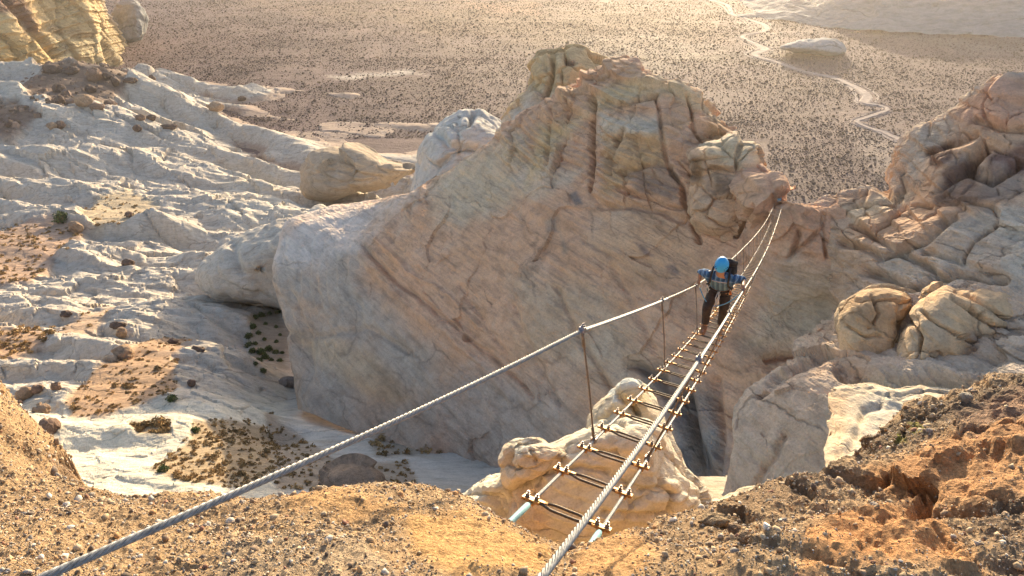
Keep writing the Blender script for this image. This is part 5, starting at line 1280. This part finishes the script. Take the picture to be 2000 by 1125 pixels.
# dry tufts on the near sand patches
tp, tsz = [], []
sx, sy, sdd, sV = SURF['slick']
for poly, dens, s_ in [(SAND[0][0], 260, .8), (SAND[2][0], 120, .75), (SAND[4][0], 260, .38), (SAND[5][0], 420, .36), (SAND[9][0], 40, .5), (SAND[10][0], 220, .38), (SAND[11][0], 46, .6), (SAND[1][0], 60, .7), (SAND[3][0], 16, .6)]:
    k = np.where(inside(sx, sy, poly))[0]
    if len(k) == 0: continue
    k = r_.choice(k, min(dens, len(k)), replace=False); tp.append(sV[k]); tsz.append(r_.gamma(5, .2, len(k)) * s_)
tp = np.concatenate(tp); tsz = np.concatenate(tsz)
struct(scrub_mesh('dry_tufts', tp, tsz, (0.31, 0.20, 0.085), M_SCRUB, 60, 8), kind='stuff')
# dark stone litter on the talus and benches
k = np.where(inside(sx, sy, SAND[7][0]) | inside(sx, sy, SAND[8][0]))[0]; k = r_.choice(k, min(420, len(k)), replace=False)
struct(scrub_mesh('talus_stones', sV[k], r_.gamma(2.2, .9, len(k)), (0.19, 0.13, 0.095), M_SCRUB, 0, 9), kind='stuff')
# green shrubs, each its own thing
GREEN = (0.075, 0.095, 0.03)
def shrub_proto(seed):
    r2 = np.random.RandomState(seed); n = 420
    u_ = r2.normal(size=(n, 3)); u_ /= np.linalg.norm(u_, axis=1)[:, None]; u_[:, 2] = np.abs(u_[:, 2])
    lob = 0.75 + 0.35 * fbm(u_ * 1.7 + seed, 2)
    c_ = u_ * (r2.uniform(.2, 1, n) ** .5 * lob)[:, None] * np.array([.5, .5, .75])
    V = c_[:, None] + r2.normal(size=(n, 3, 3)) * .055
    cc = np.repeat(np.asarray(GREEN)[None] * r2.uniform(.5, 1.7, (n, 1)), 3, 0)
    return V, np.arange(n * 3).reshape(-1, 3), cc
def shrub(px, py, wpx, label, group=None, proto=None, seed=0):
    p, d = on('slick', px, py); s_ = wpx * d / F
    if proto is None:
        V, Fc, cc = shrub_proto(seed); o = mesh_obj('shrub', V, Fc, M_SCRUB, smooth=False, col=cc)
        st_ = MB(); st_.tube([(0, 0, -.1), (.02, 0, .15), (.0, .02, .3)], (.03, .025, .012), 6); st_.build('stem', M_HANG, o)
    else:
        o = proto.copy(); COL.objects.link(o)
        for ch in proto.children:
            c_ = ch.copy(); COL.objects.link(c_); c_.parent = o
    o.location = p; o.scale = (s_, s_, s_ * .8); o.rotation_euler = (0, 0, seed * 1.7); tag(o, label, 'shrub', group); return o
shrub(380, 842, 24, 'bright green shrub at the top of the scrubby sand patch on lit rock', None, None, 1)
shrub(337, 781, 26, 'green shrub at the lower edge of the boulder strewn sand patch', None, None, 2)
shrub(124, 432, 40, 'green shrub left of the round tan boulder on the red sand flat', None, None, 3)
shrub(318, 920, 30, 'olive shrub at the left tip of the scrubby sand patch', None, None, 4)
pr = None
for k, (a, b, wd) in enumerate([(498, 622, 18), (512, 618, 20), (528, 614, 14), (544, 612, 16), (492, 640, 20), (488, 658, 22), (505, 650, 16), (486, 676, 22), (500, 672, 14), (495, 688, 20), (520, 634, 12), (538, 640, 12), (512, 690, 26), (526, 684, 22), (538, 690, 18),
        (518, 700, 24), (506, 706, 20), (530, 704, 14), (545, 706, 16), (498, 712, 14), (552, 690, 12), (516, 662, 12), (540, 668, 12), (512, 726, 18), (548, 655, 10)]):
    q_ = shrub(a, b, wd, 'dark green shrub in the shaded hollow at the foot of the pale lobe', 'green shrubs in the shaded hollow', pr, k)
    if pr is None: pr = q_

# ---------------------------------------------------------------- gravel on the near ledge
PV, PF = ico(1)
lx, ly_, ld = proj(LEDGE_V)
ok = (lx > -60) & (lx < 2060) & (ly_ < 1190) & (ld > 1.2) & (ld < 8)
area = np.linalg.norm(np.cross(np.gradient(LEDGE_V, axis=0), np.gradient(LEDGE_V, axis=1)), axis=-1)
clump = np.clip(0.55 + 1.3 * fbm(LEDGE_V * 2.2 + 4, 4), 0.05, 1.6)
wgt = np.where(ok, area * (0.10 + LEDGE_G) * clump / (ld ** 1.3), 0).ravel(); wgt /= wgt.sum()
NPB = 62000
k = r_.choice(len(wgt), NPB, p=wgt); base = LEDGE_V.reshape(-1, 3)[k]; nrm = LEDGE_N.reshape(-1, 3)[k]
sz = np.clip(0.0019 * r_.pareto(2.4, NPB) + 0.0026, 0, .017) * np.sqrt(ld.ravel()[k] / 2.2)
base = base + np.cross(nrm, r_.normal(size=(NPB, 3))) * 0.006
a_ = r_.normal(size=(NPB, 3)); a_ /= np.linalg.norm(a_, axis=1)[:, None]; b_ = np.cross(a_, r_.normal(size=(NPB, 3))); b_ /= np.linalg.norm(b_, axis=1)[:, None]; c_ = np.cross(a_, b_)
sc = r_.uniform(.55, 1.15, (NPB, 3)) * sz[:, None]
jit = 1 + .24 * r_.normal(size=(NPB, len(PV)))
L_ = PV[None] * jit[..., None] * sc[:, None]
Vp = base[:, None] + nrm[:, None] * (sz * .15)[:, None, None] + L_[..., :1] * a_[:, None] + L_[..., 1:2] * b_[:, None] + L_[..., 2:] * c_[:, None]
pal = np.array([(0.36, 0.26, 0.16), (0.46, 0.36, 0.24), (0.24, 0.17, 0.115), (0.33, 0.29, 0.25), (0.55, 0.49, 0.41), (0.15, 0.115, 0.09), (0.40, 0.23, 0.11), (0.28, 0.15, 0.10)])
cc = pal[r_.choice(8, NPB, p=[.22, .2, .17, .12, .09, .09, .07, .04])] * r_.uniform(.8, 1.2, (NPB, 1))
t = NT('pebble_stone'); n = t.noise(t.pos(), 180, 4, .6); a = t.mix(t.attr(), t.ramp(n, [(.3, .65), (.7, 1.25)]), None, 'MULTIPLY', 1.0)
struct(mesh_obj('gravel', Vp, (PF[None] + (np.arange(NPB) * len(PV))[:, None, None]).reshape(-1, 3), t.out(a), col=np.repeat(cc, len(PV), 0)), kind='stuff')
# ---------------------------------------------------------------- air
t = NT('desert_haze'); t.t.nodes.remove(t.b)
vol = t.n('ShaderNodeVolumePrincipled'); vol.inputs['Color'].default_value = (1.0, 0.90, 0.80, 1); vol.inputs['Density'].default_value = 0.000075
vol.inputs['Anisotropy'].default_value = 0.6
t.l(vol.outputs[0], t.t.nodes['Material Output'].inputs['Volume'])
hx0, hx1, hy0, hy1, hz0, hz1 = -1500, 1500, -60, 2200, -140, 40
Vh = [(x, y, z) for x in (hx0, hx1) for y in (hy0, hy1) for z in (hz0, hz1)]
struct(mesh_obj('haze', Vh, np.array([(0, 1, 3, 2), (4, 6, 7, 5), (0, 4, 5, 1), (2, 3, 7, 6), (0, 2, 6, 4), (1, 5, 7, 3)]), t.m, smooth=False), kind='stuff')
